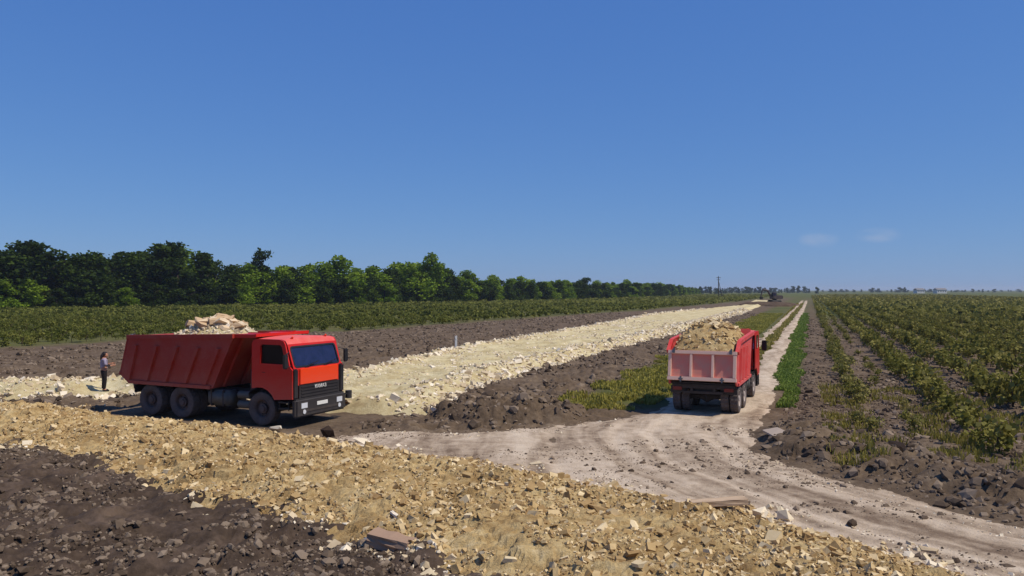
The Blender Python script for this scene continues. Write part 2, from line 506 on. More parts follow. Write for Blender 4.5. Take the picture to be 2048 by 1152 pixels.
def lime_h(X, Y, s):
    fl = flat_mask(X, Y)
    edge = np.exp(-((s - .9) / .55) ** 2)
    d = np.clip(s, 0, 6)
    ruts = -.07 * np.exp(-((s - 3.2) / .7) ** 2) - .06 * np.exp(-((s - 5.0) / .6) ** 2)
    return rise(s, 1.1, .34) + (edge * .16 + ruts) * (1 - fl) + sstep(0, .8, s) * (.09 * facets(X / .6, Y / .55, 81) * (.35 + edge) + .05 * fbm(X / .5, Y / .5, 3, 82)) * (1 - fl) - .25 * fl
ly = list(np.arange(27, 62, .17)); ly = ly + growing(ly[-1], .17, 1.025, 332)[1:]
lime1 = overlay('limestone_road', M['lime'], lime_sd, lime_h, -42, 14, .2, ly, shift=lambda Y: K * (Y - 27) * sstep(36, 62, Y))
tag(lime1, 'pale cream road bed of crushed limestone running to the horizon', 'road', kind='structure')

ty = list(np.arange(7.5, 46, .11)); ty = ty + growing(ty[-1], .11, 1.02, 332)[1:]
SWEEP = [P(2080, 1060), P(1891, 1016), P(1650, 952), P(1545, 920), P(1490, 880), P(1500, 840), P(1548, 790), (AX(-2.2, 44), 44), (AX(-1.4, 120), 120), (AX(-1, 330), 330)]
def trk_across(X, Y, s):
    return 1.3 * line_d(X, Y, SWEEP) + .5 * fbm(X / 2.5, Y / 2.5, 3, 97)
def trk_along(X, Y, s): return .22 * (X + .6 * Y)
def trk_h(X, Y, s):
    d = line_d(X, Y, SWEEP)
    return -.09 * sstep(.25, -.9, s) + .05 * sstep(-.3, .9, s) + sstep(-.2, .5, s) * (sum(-.028 * np.exp(-((d + .25 * fbm(X / 3, Y / 3, 2, 98) - q) / .2) ** 2) + .016 * np.exp(-((d + .25 * fbm(X / 3, Y / 3, 2, 98) - q - .38) / .16) ** 2) for q in (.9, 2.7, 3.9, 5.6)) * sstep(40, 30, Y) + .02 * fbm(d * .9, .12 * X, 2, 91) + .028 * fbm(X / .8, Y / .6, 4, 93) + .02 * billow(X / .5, Y / .35, 2, 95) * clip01(fbm(X / 3, Y / 2, 2, 96) + .2)) * (1 - flat_mask(X, Y))
track = overlay('dirt_track', M['track'], track_sd, trk_h, -10, 14, .11, ty, {'across': trk_across, 'along': trk_along},
                shift=lambda Y: K * (Y - 26) * sstep(24, 44, Y), cut=-.9)
tag(track, 'trodden pinkish grey dirt track curving past the loaded truck', 'track', kind='structure')

def surf_h(X, Y):
    """top of whatever lies at this spot"""
    X = np.asarray(X, float); Y = np.asarray(Y, float)
    g = ground_h(X, Y)
    b = bank_sd(X, Y); l = lime_sd(X, Y); t = track_sd(X, Y)
    z = g.copy()
    z = np.where(t > 0, np.maximum(z, g * .55 + trk_h(X, Y, t)), z)
    z = np.where(l > 0, np.maximum(z - .1, g * .55 + lime_h(X, Y, l)), z)
    z = np.where(b > 0, np.maximum(z, g * .55 + bank_h(X, Y, b)), z)
    return z

# ------------------------------------------------------------------ stones and clods
PHI = (1 + 5 ** .5) / 2
ICO_V = np.array([(-1, PHI, 0), (1, PHI, 0), (-1, -PHI, 0), (1, -PHI, 0), (0, -1, PHI), (0, 1, PHI), (0, -1, -PHI), (0, 1, -PHI),
                  (PHI, 0, -1), (PHI, 0, 1), (-PHI, 0, -1), (-PHI, 0, 1)]) / math.hypot(1, PHI)
ICO_F = np.array([(0, 11, 5), (0, 5, 1), (0, 1, 7), (0, 7, 10), (0, 10, 11), (1, 5, 9), (5, 11, 4), (11, 10, 2), (10, 7, 6), (7, 1, 8),
                  (3, 9, 4), (3, 4, 2), (3, 2, 6), (3, 6, 8), (3, 8, 9), (4, 9, 5), (2, 4, 11), (6, 2, 10), (8, 6, 7), (9, 8, 1)])
def rand_rots(n, rng, tilt=.5):
    yaw = rng.uniform(0, 2 * np.pi, n); a = rng.normal(0, tilt, n); b = rng.normal(0, tilt, n)
    cy, sy, ca, sa, cb, sb = np.cos(yaw), np.sin(yaw), np.cos(a), np.sin(a), np.cos(b), np.sin(b)
    O = np.zeros(n); I = np.ones(n)
    Rz = np.stack([cy, -sy, O, sy, cy, O, O, O, I], -1).reshape(n, 3, 3)
    Rx = np.stack([I, O, O, O, ca, -sa, O, sa, ca], -1).reshape(n, 3, 3)
    Ry = np.stack([cb, O, sb, O, I, O, -sb, O, cb], -1).reshape(n, 3, 3)
    return Rz @ Rx @ Ry

BOX_V = np.array([(x, y, z) for x in (-1, 1) for y in (-1, 1) for z in (-1, 1)], float)
BOX_F = np.array([(0, 1, 3), (0, 3, 2), (4, 6, 7), (4, 7, 5), (0, 4, 5), (0, 5, 1), (2, 3, 7), (2, 7, 6), (0, 2, 6), (0, 6, 4), (1, 5, 7), (1, 7, 3)])
def joined_stones(name, pts, size, mat, parent, rng, squash=(.5, 1.15, .28, .7), jit=.42, pale=1.0):
    """broken chips: skewed blocks, no two alike; soil crumbles into rougher lumps"""
    n = len(pts)
    soil = mat == M['clod_joined']
    BV, BF = (ICO_V * 1.25, ICO_F) if soil else (BOX_V, BOX_F)
    base = BV[None] * (1 + rng.uniform(-jit, jit * .5, (n, len(BV), 3)))
    if soil: squash = (.6, 1.2, .4, .85)
    sc = np.stack([rng.uniform(squash[0], squash[1], n), rng.uniform(squash[0], squash[1], n), rng.uniform(squash[2], squash[3], n)], -1) * size[:, None]
    V = np.einsum('nij,nkj->nki', rand_rots(n, rng, .6), base * sc[:, None, :]) + pts[:, None, :]
    F = (BF[None] + len(BV) * np.arange(n)[:, None, None]).reshape(-1, 3)
    me = mesh_np(name, V.reshape(-1, 3), F, False, {'rnd': np.repeat(rng.uniform(0, 1, n) ** pale, len(BV))})
    o = link(name, me, mat, parent)
    o['kind'] = 'stuff'
    return o

def plaw(n, rng, smin, smax, p=2.3):
    """broken stone sizes: many small, few large"""
    return np.minimum(smin * (1 - rng.uniform(0, 1, n)) ** (-1 / p), smax)

def stone_meshes(name, mat, count, seed, slab=False):
    """blocks split along random planes, like quarried or freshly broken rock"""
    rng = np.random.default_rng(seed); out = []
    for i in range(count):
        bm = bmesh.new()
        bmesh.ops.create_cube(bm, size=2)
        for v in bm.verts: v.co += Vector(rng.uniform(-.22, .22, 3))
        for k in range(6):
            nrm = Vector(rng.normal(0, 1, 3)).normalized()
            res = bmesh.ops.bisect_plane(bm, geom=bm.verts[:] + bm.edges[:] + bm.faces[:], dist=1e-4, plane_co=nrm * rng.uniform(.62, 1.0), plane_no=nrm, clear_outer=True)
            bmesh.ops.holes_fill(bm, edges=[e for e in bm.edges if e.is_boundary], sides=0)
        s = Vector((rng.uniform(.8, 1.3), rng.uniform(.6, .95), rng.uniform(.28, .5) if slab else rng.uniform(.4, .75)))
        for v in bm.verts: v.co = Vector((v.co.x * s.x, v.co.y * s.y, v.co.z * s.z))
        bmesh.ops.recalc_face_normals(bm, faces=bm.faces)
        me = bpy.data.meshes.new(name); bm.to_mesh(me); bm.free()
        me.materials.append(mat); out.append(me)
    return out

def clod_meshes(name, mat, count, seed):
    rng = np.random.default_rng(seed); out = []
    for i in range(count):
        bm = bmesh.new(); bmesh.ops.create_icosphere(bm, subdivisions=1, radius=1.15)
        for v in bm.verts: v.co = Vector(v.co * rng.uniform(.68, 1.15)) + Vector(rng.uniform(-.1, .1, 3))
        s = Vector((rng.uniform(.8, 1.25), rng.uniform(.7, 1.0), rng.uniform(.5, .8)))
        for v in bm.verts: v.co = Vector((v.co.x * s.x, v.co.y * s.y, v.co.z * s.z))
        me = bpy.data.meshes.new(name); bm.to_mesh(me); bm.free()
        me.materials.append(mat); out.append(me)
    return out

def place_stones(name, meshes, pts, size, parent, rng):
    for p, s in zip(pts, size):
        o = bpy.data.objects.new(name, meshes[rng.integers(len(meshes))])
        COL.objects.link(o); o.parent = parent
        o.location = p; o.scale = (s, s, s)
        o.rotation_euler = (rng.normal(0, .35), rng.normal(0, .35), rng.uniform(0, 6.28))

def sample(n, x0, x1, y0, y1, accept, rng, bias=1.0):
    """random spots, more of them close by, kept where accept() says so"""
    xs_, ys_ = [], []
    got = 0
    while got < n:
        Y = y0 * (y1 / y0) ** (rng.uniform(0, 1, n * 3) ** bias)
        X = rng.uniform(x0, x1, n * 3)
        k = accept(X, Y)
        xs_.append(X[k]); ys_.append(Y[k]); got += k.sum()
    return np.concatenate(xs_)[:n], np.concatenate(ys_)[:n]

def in_view(X, Y, pad=1.5): return np.abs(X) < Y * .67 + pad

rng = np.random.default_rng(3)
# yellow bank: fine rubble joined, the largest stones one by one
def bank_ok(X, Y): return (bank_sd(X, Y) > .02) & in_view(X, Y) & (flat_mask(X, Y) < .35)
def clump(X, Y, sc, seed, lo): return fbm(X / sc, Y / sc, 3, seed) > lo
X, Y = sample(20000, -24, 11, 9, 33, lambda X, Y: bank_ok(X, Y) & clump(X, Y, .9, 15, -.30), rng)
S = plaw(len(X), rng, .014, .10, 2.1) + .0006 * Y
joined_stones('rubble', np.stack([X, Y, surf_h(X, Y) - S * .1], -1), S, M['gstone_joined'], gravel, rng, pale=1.4)
X, Y = sample(1000, -24, 11, 7, 33, lambda X, Y: (bank_sd(X, Y) > -.6) & (bank_sd(X, Y) < .35) & in_view(X, Y) & (flat_mask(X, Y) < .3) & clump(X, Y, 1.3, 16, .05), rng)
S = plaw(len(X), rng, .022, .13)
joined_stones('rim_rubble', np.stack([X, Y, surf_h(X, Y)], -1), S, M['lstone_joined'], gravel, rng)
SM = stone_meshes('bank_stone', M['gstone'], 12, 5)
X, Y = sample(290, -22, 10, 11.5, 31, lambda X, Y: (bank_sd(X, Y) > -.3) & in_view(X, Y, 0) & (flat_mask(X, Y) < .2), rng)
S = plaw(len(X), rng, .05, .12, 3) + .0008 * Y
place_stones('stone', SM, np.stack([X, Y, surf_h(X, Y) - S * .1], -1), S, gravel, rng)

# pale road: heaped edges
def lime_edge(lo, hi): return lambda X, Y: (lime_sd(X, Y) > lo) & (lime_sd(X, Y) < hi) & in_view(X, Y) & (flat_mask(X, Y) < .2)
X, Y = sample(8000, -30, 60, 28, 170, lambda X, Y: lime_edge(-.4, 1.5)(X, Y), rng, .8)
S = plaw(len(X), rng, .035, .18) + .0006 * Y
joined_stones('edge_rubble', np.stack([X, Y, surf_h(X, Y)], -1), S, M['lstone_joined'], lime1, rng)
X, Y = sample(3500, -30, 50, 28, 110, lambda X, Y: lime_edge(1.2, 9)(X, Y) & clump(X, Y, 1.5, 17, .05), rng, .8)
S = plaw(len(X), rng, .025, .16) + .0004 * Y
joined_stones('bed_rubble', np.stack([X, Y, surf_h(X, Y) - S * .2], -1), S, M['lstone_joined'], lime1, rng)
SL = stone_meshes('road_stone', M['lstone'], 10, 6)
X, Y = sample(260, -26, 25, 28.5, 75, lambda X, Y: lime_edge(-.3, 1.2)(X, Y), rng, 1.0)
S = plaw(len(X), rng, .08, .16, 3)
place_stones('stone', SL, np.stack([X, Y, surf_h(X, Y) + S * .1], -1), S, lime1, rng)

# soil clods
def soil_ok(X, Y):
    return (bank_sd(X, Y) < -.15) & (lime_sd(X, Y) < -.1) & (track_sd(X, Y) < -.15) & in_view(X, Y) & (flat_mask(X, Y) < .1)
X, Y = sample(9500, -14, 3, 9.5, 24, lambda X, Y: soil_ok(X, Y) & clump(X, Y, 1.0, 18, -.2), rng)
S = plaw(len(X), rng, .016, .10, 2.1) + .0005 * Y
joined_stones('crumbs', np.stack([X, Y, surf_h(X, Y) - S * .15], -1), S, M['clod_joined'], ground, rng)
X, Y = sample(11500, -40, 60, 25, 150, lambda X, Y: soil_ok(X, Y) & (X - K * Y < -9.2) & (poly_sd(X, Y, field_poly) < -1) & clump(X, Y, 1.8, 19, -.15), rng, .9)
S = plaw(len(X), rng, .045, .22, 2.2) + .0004 * Y
joined_stones('field_clods', np.stack([X, Y, surf_h(X, Y) - S * .2], -1), S, M['clod_joined'], ground, rng)
X, Y = sample(7000, -4, 24, 15, 40, lambda X, Y: soil_ok(X, Y) & ((X - K * Y > -1.2) | (np.hypot((X - HEAP[0]) / 2.9, (Y - HEAP[1]) / 2.2) < 1)), rng)
S = plaw(len(X), rng, .03, .17, 2.0)
joined_stones('bank_clods', np.stack([X, Y, surf_h(X, Y) - S * .1], -1), S, M['clod_joined'], ground, rng)
SC = clod_meshes('soil_clod', M['clod'], 12, 8)
X, Y = sample(110, -12, 2, 11.5, 21, lambda X, Y: soil_ok(X, Y), rng)
X2, Y2 = sample(170, -3, 20, 16, 34, lambda X, Y: soil_ok(X, Y) & ((X - K * Y > -.8) | (np.hypot((X - HEAP[0]) / 2.7, (Y - HEAP[1]) / 2) < 1) | (X - K * Y < -9.5)), rng)
X, Y = np.concatenate([X, X2]), np.concatenate([Y, Y2])
S = plaw(len(X), rng, .05, .13, 2.6) + .0012 * Y
place_stones('clod', SC, np.stack([X, Y, surf_h(X, Y) - S * .1], -1), S, ground, rng)
X, Y = sample(4500, 6, 60, 27, 120, lambda X, Y: soil_ok(X, Y) & (X - K * Y > -.6) & (X - K * Y < 9) & clump(X, Y, 1.2, 25, -.1), rng, .9)
S = plaw(len(X), rng, .025, .13, 2.2) + .0006 * Y
joined_stones('row_clods', np.stack([X, Y, surf_h(X, Y) - S * .1], -1), S, M['clod_joined'], ground, rng)
# crumbs of stone and soil strewn on the track
def on_track(X, Y): return (track_sd(X, Y) > 0) & (bank_sd(X, Y) < -.1) & in_view(X, Y) & (flat_mask(X, Y) < .1)
X, Y = sample(700, -8, 14, 11, 30, lambda X, Y: on_track(X, Y) & (track_sd(X, Y) < 1.2), rng)
S = plaw(len(X), rng, .010, .05)
joined_stones('loose_stones', np.stack([X, Y, surf_h(X, Y)], -1), S, M['lstone_joined'], track, rng)
X, Y = sample(2600, -8, 14, 11, 32, lambda X, Y: on_track(X, Y) & clump(X, Y * 2.2, 2.2, 20, .1), rng)
S = plaw(len(X), rng, .012, .09)
joined_stones('loose_soil', np.stack([X, Y, surf_h(X, Y) - S * .1], -1), S, M['clod_joined'], track, rng)

# ------------------------------------------------------------------ vegetation
def leaf_quads(C, size, rng, upbias=0.25, aspect=.75):
    n = len(C)
    N = rng.normal(0, 1, (n, 3)); N[:, 2] += upbias
    N /= np.linalg.norm(N, axis=1)[:, None] + 1e-9
    T = np.cross(N, rng.normal(0, 1, (n, 3))); T /= np.linalg.norm(T, axis=1)[:, None] + 1e-9
    B = np.cross(N, T)
    s = (size if np.ndim(size) else np.full(n, size))[:, None]
    T = T * s * .5; B = B * s * .5 * aspect
    V = np.stack([C - T, C + B, C + T, C - B], 1).reshape(-1, 3)       # a pointed leaf shape
    F = np.arange(4 * n).reshape(n, 4)
    return V, F

def tree_crown(seed, h=15.0, w=9.0, low=.0, n=3000, leaf=.78):
    r = np.random.default_rng(seed)
    lobes = []
    nl = r.integers(11, 16)
    for i in range(nl):
        t = i / (nl - 1)
        zc = h * (low + .10 + (.80 - low) * t)
        rad = w * .5 * (0.98 - .40 * max(0, t - .45) / .55) * r.uniform(.25, .9)
        an = r.uniform(0, 6.28)
        lr = w * r.uniform(.18, .29) * (1.05 - .28 * t)
        lobes.append((math.cos(an) * rad, math.sin(an) * rad, zc, lr, lr * r.uniform(.75, 1.25)))
    lobes.append((r.uniform(-.6, .6), r.uniform(-.6, .6), h * .88, w * .16, h * .12))
    L = np.array(lobes)
    vol = L[:, 3] ** 1.8
    k = r.choice(len(L), n, p=vol / vol.sum())
    d = r.normal(0, 1, (n, 3)); d /= np.linalg.norm(d, axis=1)[:, None]
    rr = r.uniform(.45, 1, n) ** .6 * (1 + .16 * r.normal(0, 1, n))
    C = L[k, :3] + d * rr[:, None] * np.stack([L[k, 3], L[k, 3], L[k, 4]], -1)
    C[:, 2] = np.clip(C[:, 2], .25, h * 1.03)
    V, F = leaf_quads(C, r.uniform(.55, 1.25, n) * leaf, r)
    rn = np.repeat(np.clip(.5 + .28 * np.sin(k * 2.4) + r.normal(0, .17, n), 0, 1), 4)
    return mesh_np('crown', V, F, False, {'rnd': rn})

def tube(bm, pts, radii, seg=7):
    rings = []
    for i, p in enumerate(pts):
        p = Vector(p)
        d = (Vector(pts[min(i + 1, len(pts) - 1)]) - Vector(pts[max(i - 1, 0)])).normalized()
        q = d.to_track_quat('Z', 'Y')
        rings.append([bm.verts.new(p + q @ Vector((math.cos(6.2832 * j / seg) * radii[i], math.sin(6.2832 * j / seg) * radii[i], 0))) for j in range(seg)])
    for a, b in zip(rings[:-1], rings[1:]):
        for j in range(seg):
            bm.faces.new((a[j], a[(j + 1) % seg], b[(j + 1) % seg], b[j]))
    bm.faces.new(rings[-1]); bm.faces.new(rings[0][::-1])

def bm_mesh(bm, name, smooth=False):
    bmesh.ops.recalc_face_normals(bm, faces=bm.faces)
    me = bpy.data.meshes.new(name); bm.to_mesh(me); bm.free()
    if smooth:
        for p in me.polygons: p.use_smooth = True
    return me

def trunk_mesh(seed, h=15.0):
    r = random.Random(seed); bm = bmesh.new()
    tube(bm, [(0, 0, -.2), (.05, 0, h * .2), (r.uniform(-.3, .3), r.uniform(-.3, .3), h * .5), (r.uniform(-.5, .5), r.uniform(-.5, .5), h * .8)], [.34, .27, .17, .05])
    for i in range(5):
        z = h * r.uniform(.22, .6); an = r.uniform(0, 6.28); l = r.uniform(1.8, 3.4)
        tube(bm, [(0, 0, z), (math.cos(an) * l * .5, math.sin(an) * l * .5, z + l * .45), (math.cos(an) * l, math.sin(an) * l, z + l * 1.0)], [.13, .09, .03], 5)
    me = bm_mesh(bm, 'trunk'); me.materials.append(M['bark'])
    return me

NV = 9
crowns = []
for kind in ('leaf_dark', 'leaf_mid'):
    row = []
    for i in range(NV):
        c = tree_crown(100 + i + (50 if kind == 'leaf_mid' else 0), w=[9, 8, 10, 7, 9.5, 8.5, 11, 6.5, 9][i])
        c.materials.append(M[kind]); row.append(c)
    crowns.append(row)
spire = tree_crown(333, w=7.5, low=.1, n=1500); spire.materials.append(M['leaf_dark'])
trunks = [trunk_mesh(i) for i in range(5)]
TOPS = np.array([(-500, 478), (-200, 470), (0, 484), (60, 474), (157, 478), (185, 480), (215, 500), (265, 484), (330, 472), (380, 486), (425, 488), (470, 512), (505, 518), (530, 500), (556, 524), (620, 526),
                 (690, 513), (735, 541), (782, 523), (830, 520), (872, 511), (920, 535), (950, 545), (1000, 549), (1060, 553), (1085, 562), (1110, 556), (1180, 554), (1200, 567),
                 (1260, 560), (1285, 566), (1312, 559), (1340, 571), (1400, 577)], float)
tb = np.array(TREE_BASE)
seglen = np.r_[0, np.cumsum(np.hypot(*np.diff(tb, axis=0).T))]
def base_at(s): return np.interp(s, seglen, tb[:, 0]), np.interp(s, seglen, tb[:, 1])
r = random.Random(4)
def add_tree(x, y, h, crown, name='windbreak_tree', wide=1.0):
    t = empty(name, (x, y, 0), r.uniform(0, 6.28))
    s = h / 15.0
    t.scale = (s * wide, s * wide, s)
    c = link('crown', crown, None, t); k = link('trunk', trunks[r.randrange(5)], None, t)
    return t
s = 0.0
while s < seglen[-1]:
    x, y = base_at(s)
    px = CX + FPX * x / y
    top = float(np.interp(px, TOPS[:, 0], TOPS[:, 1]))
    h = (CAM_H + (HORY - top) * y / FPX) * r.uniform(.93, 1.04)
    for row in range(3):
        if row == 2 and px > 1000: continue
        hh = h * (r.uniform(.82, 1.0) if row == 0 else r.uniform(.74, .97))
        xx, yy = x + r.uniform(-1.2, 1.2) - 7 * row, y + r.uniform(-1.5, 1.5) + 8 * row
        kind = 1 if r.random() < sstep(330, 640, np.float64(px)) * .85 else 0
        t = add_tree(xx, yy, hh, crowns[kind][r.randrange(NV)], wide=r.uniform(1.3, 1.75))
        if kind == 0:
            tag(t, 'dark green leafy tree in the dense windbreak behind the left field', 'tree', 'dark trees of the windbreak')
        else:
            tag(t, 'lighter mid green leafy tree in the windbreak behind the left field', 'tree', 'lighter green trees of the windbreak')
    s += 4.6 + 3.5 * (y / 400)
x, y = P(531, 612)
tag(add_tree(x, y - 2, CAM_H + 82 * y / FPX, spire, 'narrow_tree'), 'slim dark tree with a narrow peak above the windbreak, behind the red cab', 'tree')
x, y = P(872, 607)
tag(add_tree(x, y - 3, CAM_H + 72 * y / FPX, crowns[1][2], 'tall_tree', .95), 'tallest light green tree standing out near the middle of the windbreak', 'tree')
# undergrowth that closes the foot of the windbreak
for s in np.arange(0, seglen[-1] * .75, 5.2):
    x, y = base_at(s)
    t = empty('windbreak_shrub', (x + r.uniform(-1, 1) + 1.0, y - 4.5 + r.uniform(-1, 1), 0), r.uniform(0, 6.28))
    q = r.uniform(.32, .55); t.scale = (q * 1.7, q * 1.7, q)
    link('crown', crowns[0 if r.random() < .7 else 1][r.randrange(NV)], None, t); link('stem', trunks[r.randrange(5)], None, t)
    tag(t, 'low leafy shrub at the foot of the windbreak trees', 'shrub', 'shrubs under the windbreak')

# far trees on the skyline
far_crowns = []
for i in range(5):
    c = tree_crown(700 + i, w=[10, 13, 8, 16, 6][i], low=0, n=500, leaf=1.9); c.materials.append(M['leaf_far']); far_crowns.append(c)
def far_tree(px, toppx, Y, wide, label, group):
    x = (px - CX) / FPX * Y
    h = CAM_H + (HORY - toppx) * Y / FPX
    t = add_tree(x, Y, h, far_crowns[r.randrange(5)], 'skyline_tree', wide)
    tag(t, label, 'tree', group)
for i in range(34):
    px = 1372 + i * 6.6 + r.uniform(-3, 3)
    far_tree(px, r.uniform(572, 577) + (2 if px > 1540 else 0), r.uniform(800, 1100) + (px - 1372) * 2.2, r.uniform(1.0, 1.8),
             'small hazy tree in the skyline row left of the dirt track', 'skyline trees left of the track')
for px, tp, w in ((1574, 576, 1.3), (1586, 572, 1.6), (1598, 571.5, 1.7), (1609, 573, 1.4), (1618, 577, 1.2)):
    far_tree(px, tp, 1250, w, 'round dark tree in the clump at the far end of the track', 'tree clump at the end of the track')
far_tree(1634, 574, 1000, 1.0, 'single upright dark tree just right of where the track meets the skyline', None)
for i in range(38):
    px = 1645 + i * 11.5 + r.uniform(-5, 5)
    far_tree(px, r.uniform(577.5, 580.5), r.uniform(1500, 2100), r.uniform(1.4, 2.6), 'low hazy tree on the skyline beyond the right vineyard', 'skyline trees beyond the right vineyard')
for px, tp, w in ((1745, 575.5, 1.5), (1757, 577, 1.5), (1800, 574.5, 1.7), (1809, 574.5, 1.5), (1843, 577, 1.5)):
    far_tree(px, tp, 1450, w, 'taller dark tree rising from the right skyline row', 'taller skyline trees on the right')

# vines: rows on both sides
def vine_mesh(seed, n, leaf, w=.42, l=.85, h=1.15, low=.15):
    r_ = np.random.default_rng(seed)
    lob = np.stack([r_.uniform(-w, w, 7), r_.uniform(-l, l, 7), r_.uniform(low + .25, h - .25, 7), r_.uniform(.25, .45, 7)], -1)
    k = r_.integers(0, 7, n)
    d = r_.normal(0, 1, (n, 3)); d /= np.linalg.norm(d, axis=1)[:, None]
    C = lob[k, :3] + d * (r_.uniform(.3, 1.1, n) * lob[k, 3])[:, None]
    C[:, 2] = np.clip(C[:, 2], .06, None)
    V, F = leaf_quads(C, r_.uniform(.6, 1.3, n) * leaf, r_, .5, .9)
    return V, F, np.clip(.5 + .3 * np.sin(k * 1.9 + seed) + r_.normal(0, .15, n), 0, 1)
def vine_variants(mat, seed):
    out = []
    for i in range(6):
        V, F, rn = vine_mesh(seed + i, 230, .19)
        me = mesh_np('foliage', V, F, False, {'rnd': np.repeat(rn, 4)}); me.materials.append(mat); out.append(me)
    return out
bm = bmesh.new()
tube(bm, [(0, 0, -.1), (.03, .02, .3), (-.02, .05, .6), (.06, .3, .85)], [.045, .04, .03, .015], 6)
tube(bm, [(-.01, .04, .5), (.05, -.25, .85)], [.028, .012], 5)
vine_trunk = bm_mesh(bm, 'trunk'); vine_trunk.materials.append(M['bark'])
rv = np.random.default_rng(21)
cand = []
rows_r = [(1.75, .66), (3.3, .45), (4.9, .95), (7.7, 1.0)] + [(10.5 + 2.8 * i, 1.0) for i in range(34)]
for a, sc in rows_r:
    y = 26.5 + .9 * max(0, 2.5 - a) if a < 6 else 24.0
    y = 25.0 if a < 4 else 21.4
    while y < 620:
        Yp = y + rv.uniform(-.3, .3); Xp = AX(a + rv.normal(0, .16), Yp)
        if abs(Xp) < Yp * .70 + 3 and rv.uniform() > (.22 if a < 2 else .6 if a < 4 else .07):
            cand.append((Xp, Yp, sc * rv.uniform(.65, 1.15), 0 if a > 4 else 2))
        y += 1.35 * (1 + max(0, y - 120) / 160)
for a in np.arange(-28, -330, -2.8):
    y = 55.0
    while y < 700:
        Yp = y + rv.uniform(-.35, .35); Xp = AX(a + rv.normal(0, .16), Yp)
        if abs(Xp) < Yp * .70 + 3 and rv.uniform() > .06:
            cand.append((Xp, Yp, rv.uniform(.5, .95), 1))
        y += 1.45 * (1 + max(0, y - 100) / 160)
C = np.array(cand)
fs = poly_sd(C[:, 0], C[:, 1], field_poly)
tl = np.interp(C[:, 0], tb[:, 0], tb[:, 1])
ok = np.where(C[:, 3] == 1, (fs > .4) & (C[:, 1] < tl - 9), True) & (track_sd(C[:, 0], C[:, 1]) < -.8)
C = C[ok]
order = np.argsort(C[:, 1] / C[:, 2])
C = C[order]
vis = np.abs(C[:, 0]) < C[:, 1] * .645
zz = surf_h(C[:, 0], C[:, 1])
VM = [vine_variants(M['vine'], 40), vine_variants(M['vine_left'], 60), vine_variants(M['weed'], 80)]
VL = [('grape_vine', 'green leafy vine in the rows of the right hand vineyard', 'vine', 'vines of the right vineyard'),
      ('field_vine', 'green leafy vine at the near edge of the left field', 'vine', 'vines along the left field edge'),
      ('verge_bush', 'olive yellow scrubby bush between the bare soil strip and the first vine row', 'bush', 'scrubby bushes beside the soil strip')]
cnt = [0, 0, 0]; lim = [300, 290, 120]
rest = []
for i, (x, y, sc, kd) in enumerate(C):
    kd = int(kd)
    if vis[i] and cnt[kd] < lim[kd] and y < 125:
        cnt[kd] += 1
        nm, lb, ct, gp = VL[kd]
        t = empty(nm, (x, y, zz[i] - .03), -math.atan(K) + rv.normal(0, .15) + (math.pi if rv.uniform() < .5 else 0))
        q = sc; t.scale = (q, q, q * rv.uniform(.9, 1.1))
        link('foliage', VM[kd][rv.integers(6)], None, t); link('trunk', vine_trunk, None, t)
        rw = x - K * y
        if kd == 0 and rw < 6.3: lb, gp = 'green leafy vine in the full row closest to the bare soil strip', 'first vine row on the right'
        elif kd == 0 and rw < 9.1: lb, gp = 'green leafy vine in the second full row from the bare soil strip', 'second vine row on the right'
        elif kd == 0: lb, gp = 'green leafy vine deep in the right vineyard beyond the second row', 'vines deeper in the right vineyard'
        tag(t, lb, ct, gp)
    else:
        rest.append((x, y, sc, kd, zz[i]))
rest = np.array(rest)
def joined_bushes(name, sel, mat, label, cat, seed):
    pts = rest[sel]
    rg = np.random.default_rng(seed)
    Vs, Fs, Rs = [], [], []; off = 0
    prot = {}
    for lod, (n, leaf) in enumerate(((70, .34), (26, .6), (12, 1.0))):
        prot[lod] = [vine_mesh(seed + 10 * lod + i, n, leaf) for i in range(6)]
    for x, y, sc, kd, z in pts:
        lod = 0 if y < 90 else 1 if y < 220 else 2
        V, F, rn = prot[lod][rg.integers(6)]
        an = -math.atan(K) + rg.normal(0, .2); c, s_ = math.cos(an), math.sin(an)
        st = 1.0 if y < 120 else 1 + (y - 120) / 260
        vx, vy = V[:, 0] * sc, V[:, 1] * sc * st
        Vs.append(np.stack([x + vx * c - vy * s_, y + vx * s_ + vy * c, z + V[:, 2] * sc * rg.uniform(.85, 1.1)], -1))
        Fs.append(F + off); Rs.append(np.repeat(np.clip(rn + rg.normal(0, .12), 0, 1), 4)); off += len(V)
    me = mesh_np(name, np.concatenate(Vs), np.concatenate(Fs), False, {'rnd': np.concatenate(Rs)})
    tag(link(name, me, mat), label, cat, kind='stuff')
joined_bushes('vineyard', (rest[:, 3] != 1), M['vine'], 'mass of vine rows stretching away on the right', 'vineyard', 300)
joined_bushes('green_field', rest[:, 3] == 1, M['vine_left'], 'mass of low green vine rows filling the left field', 'field', 400)

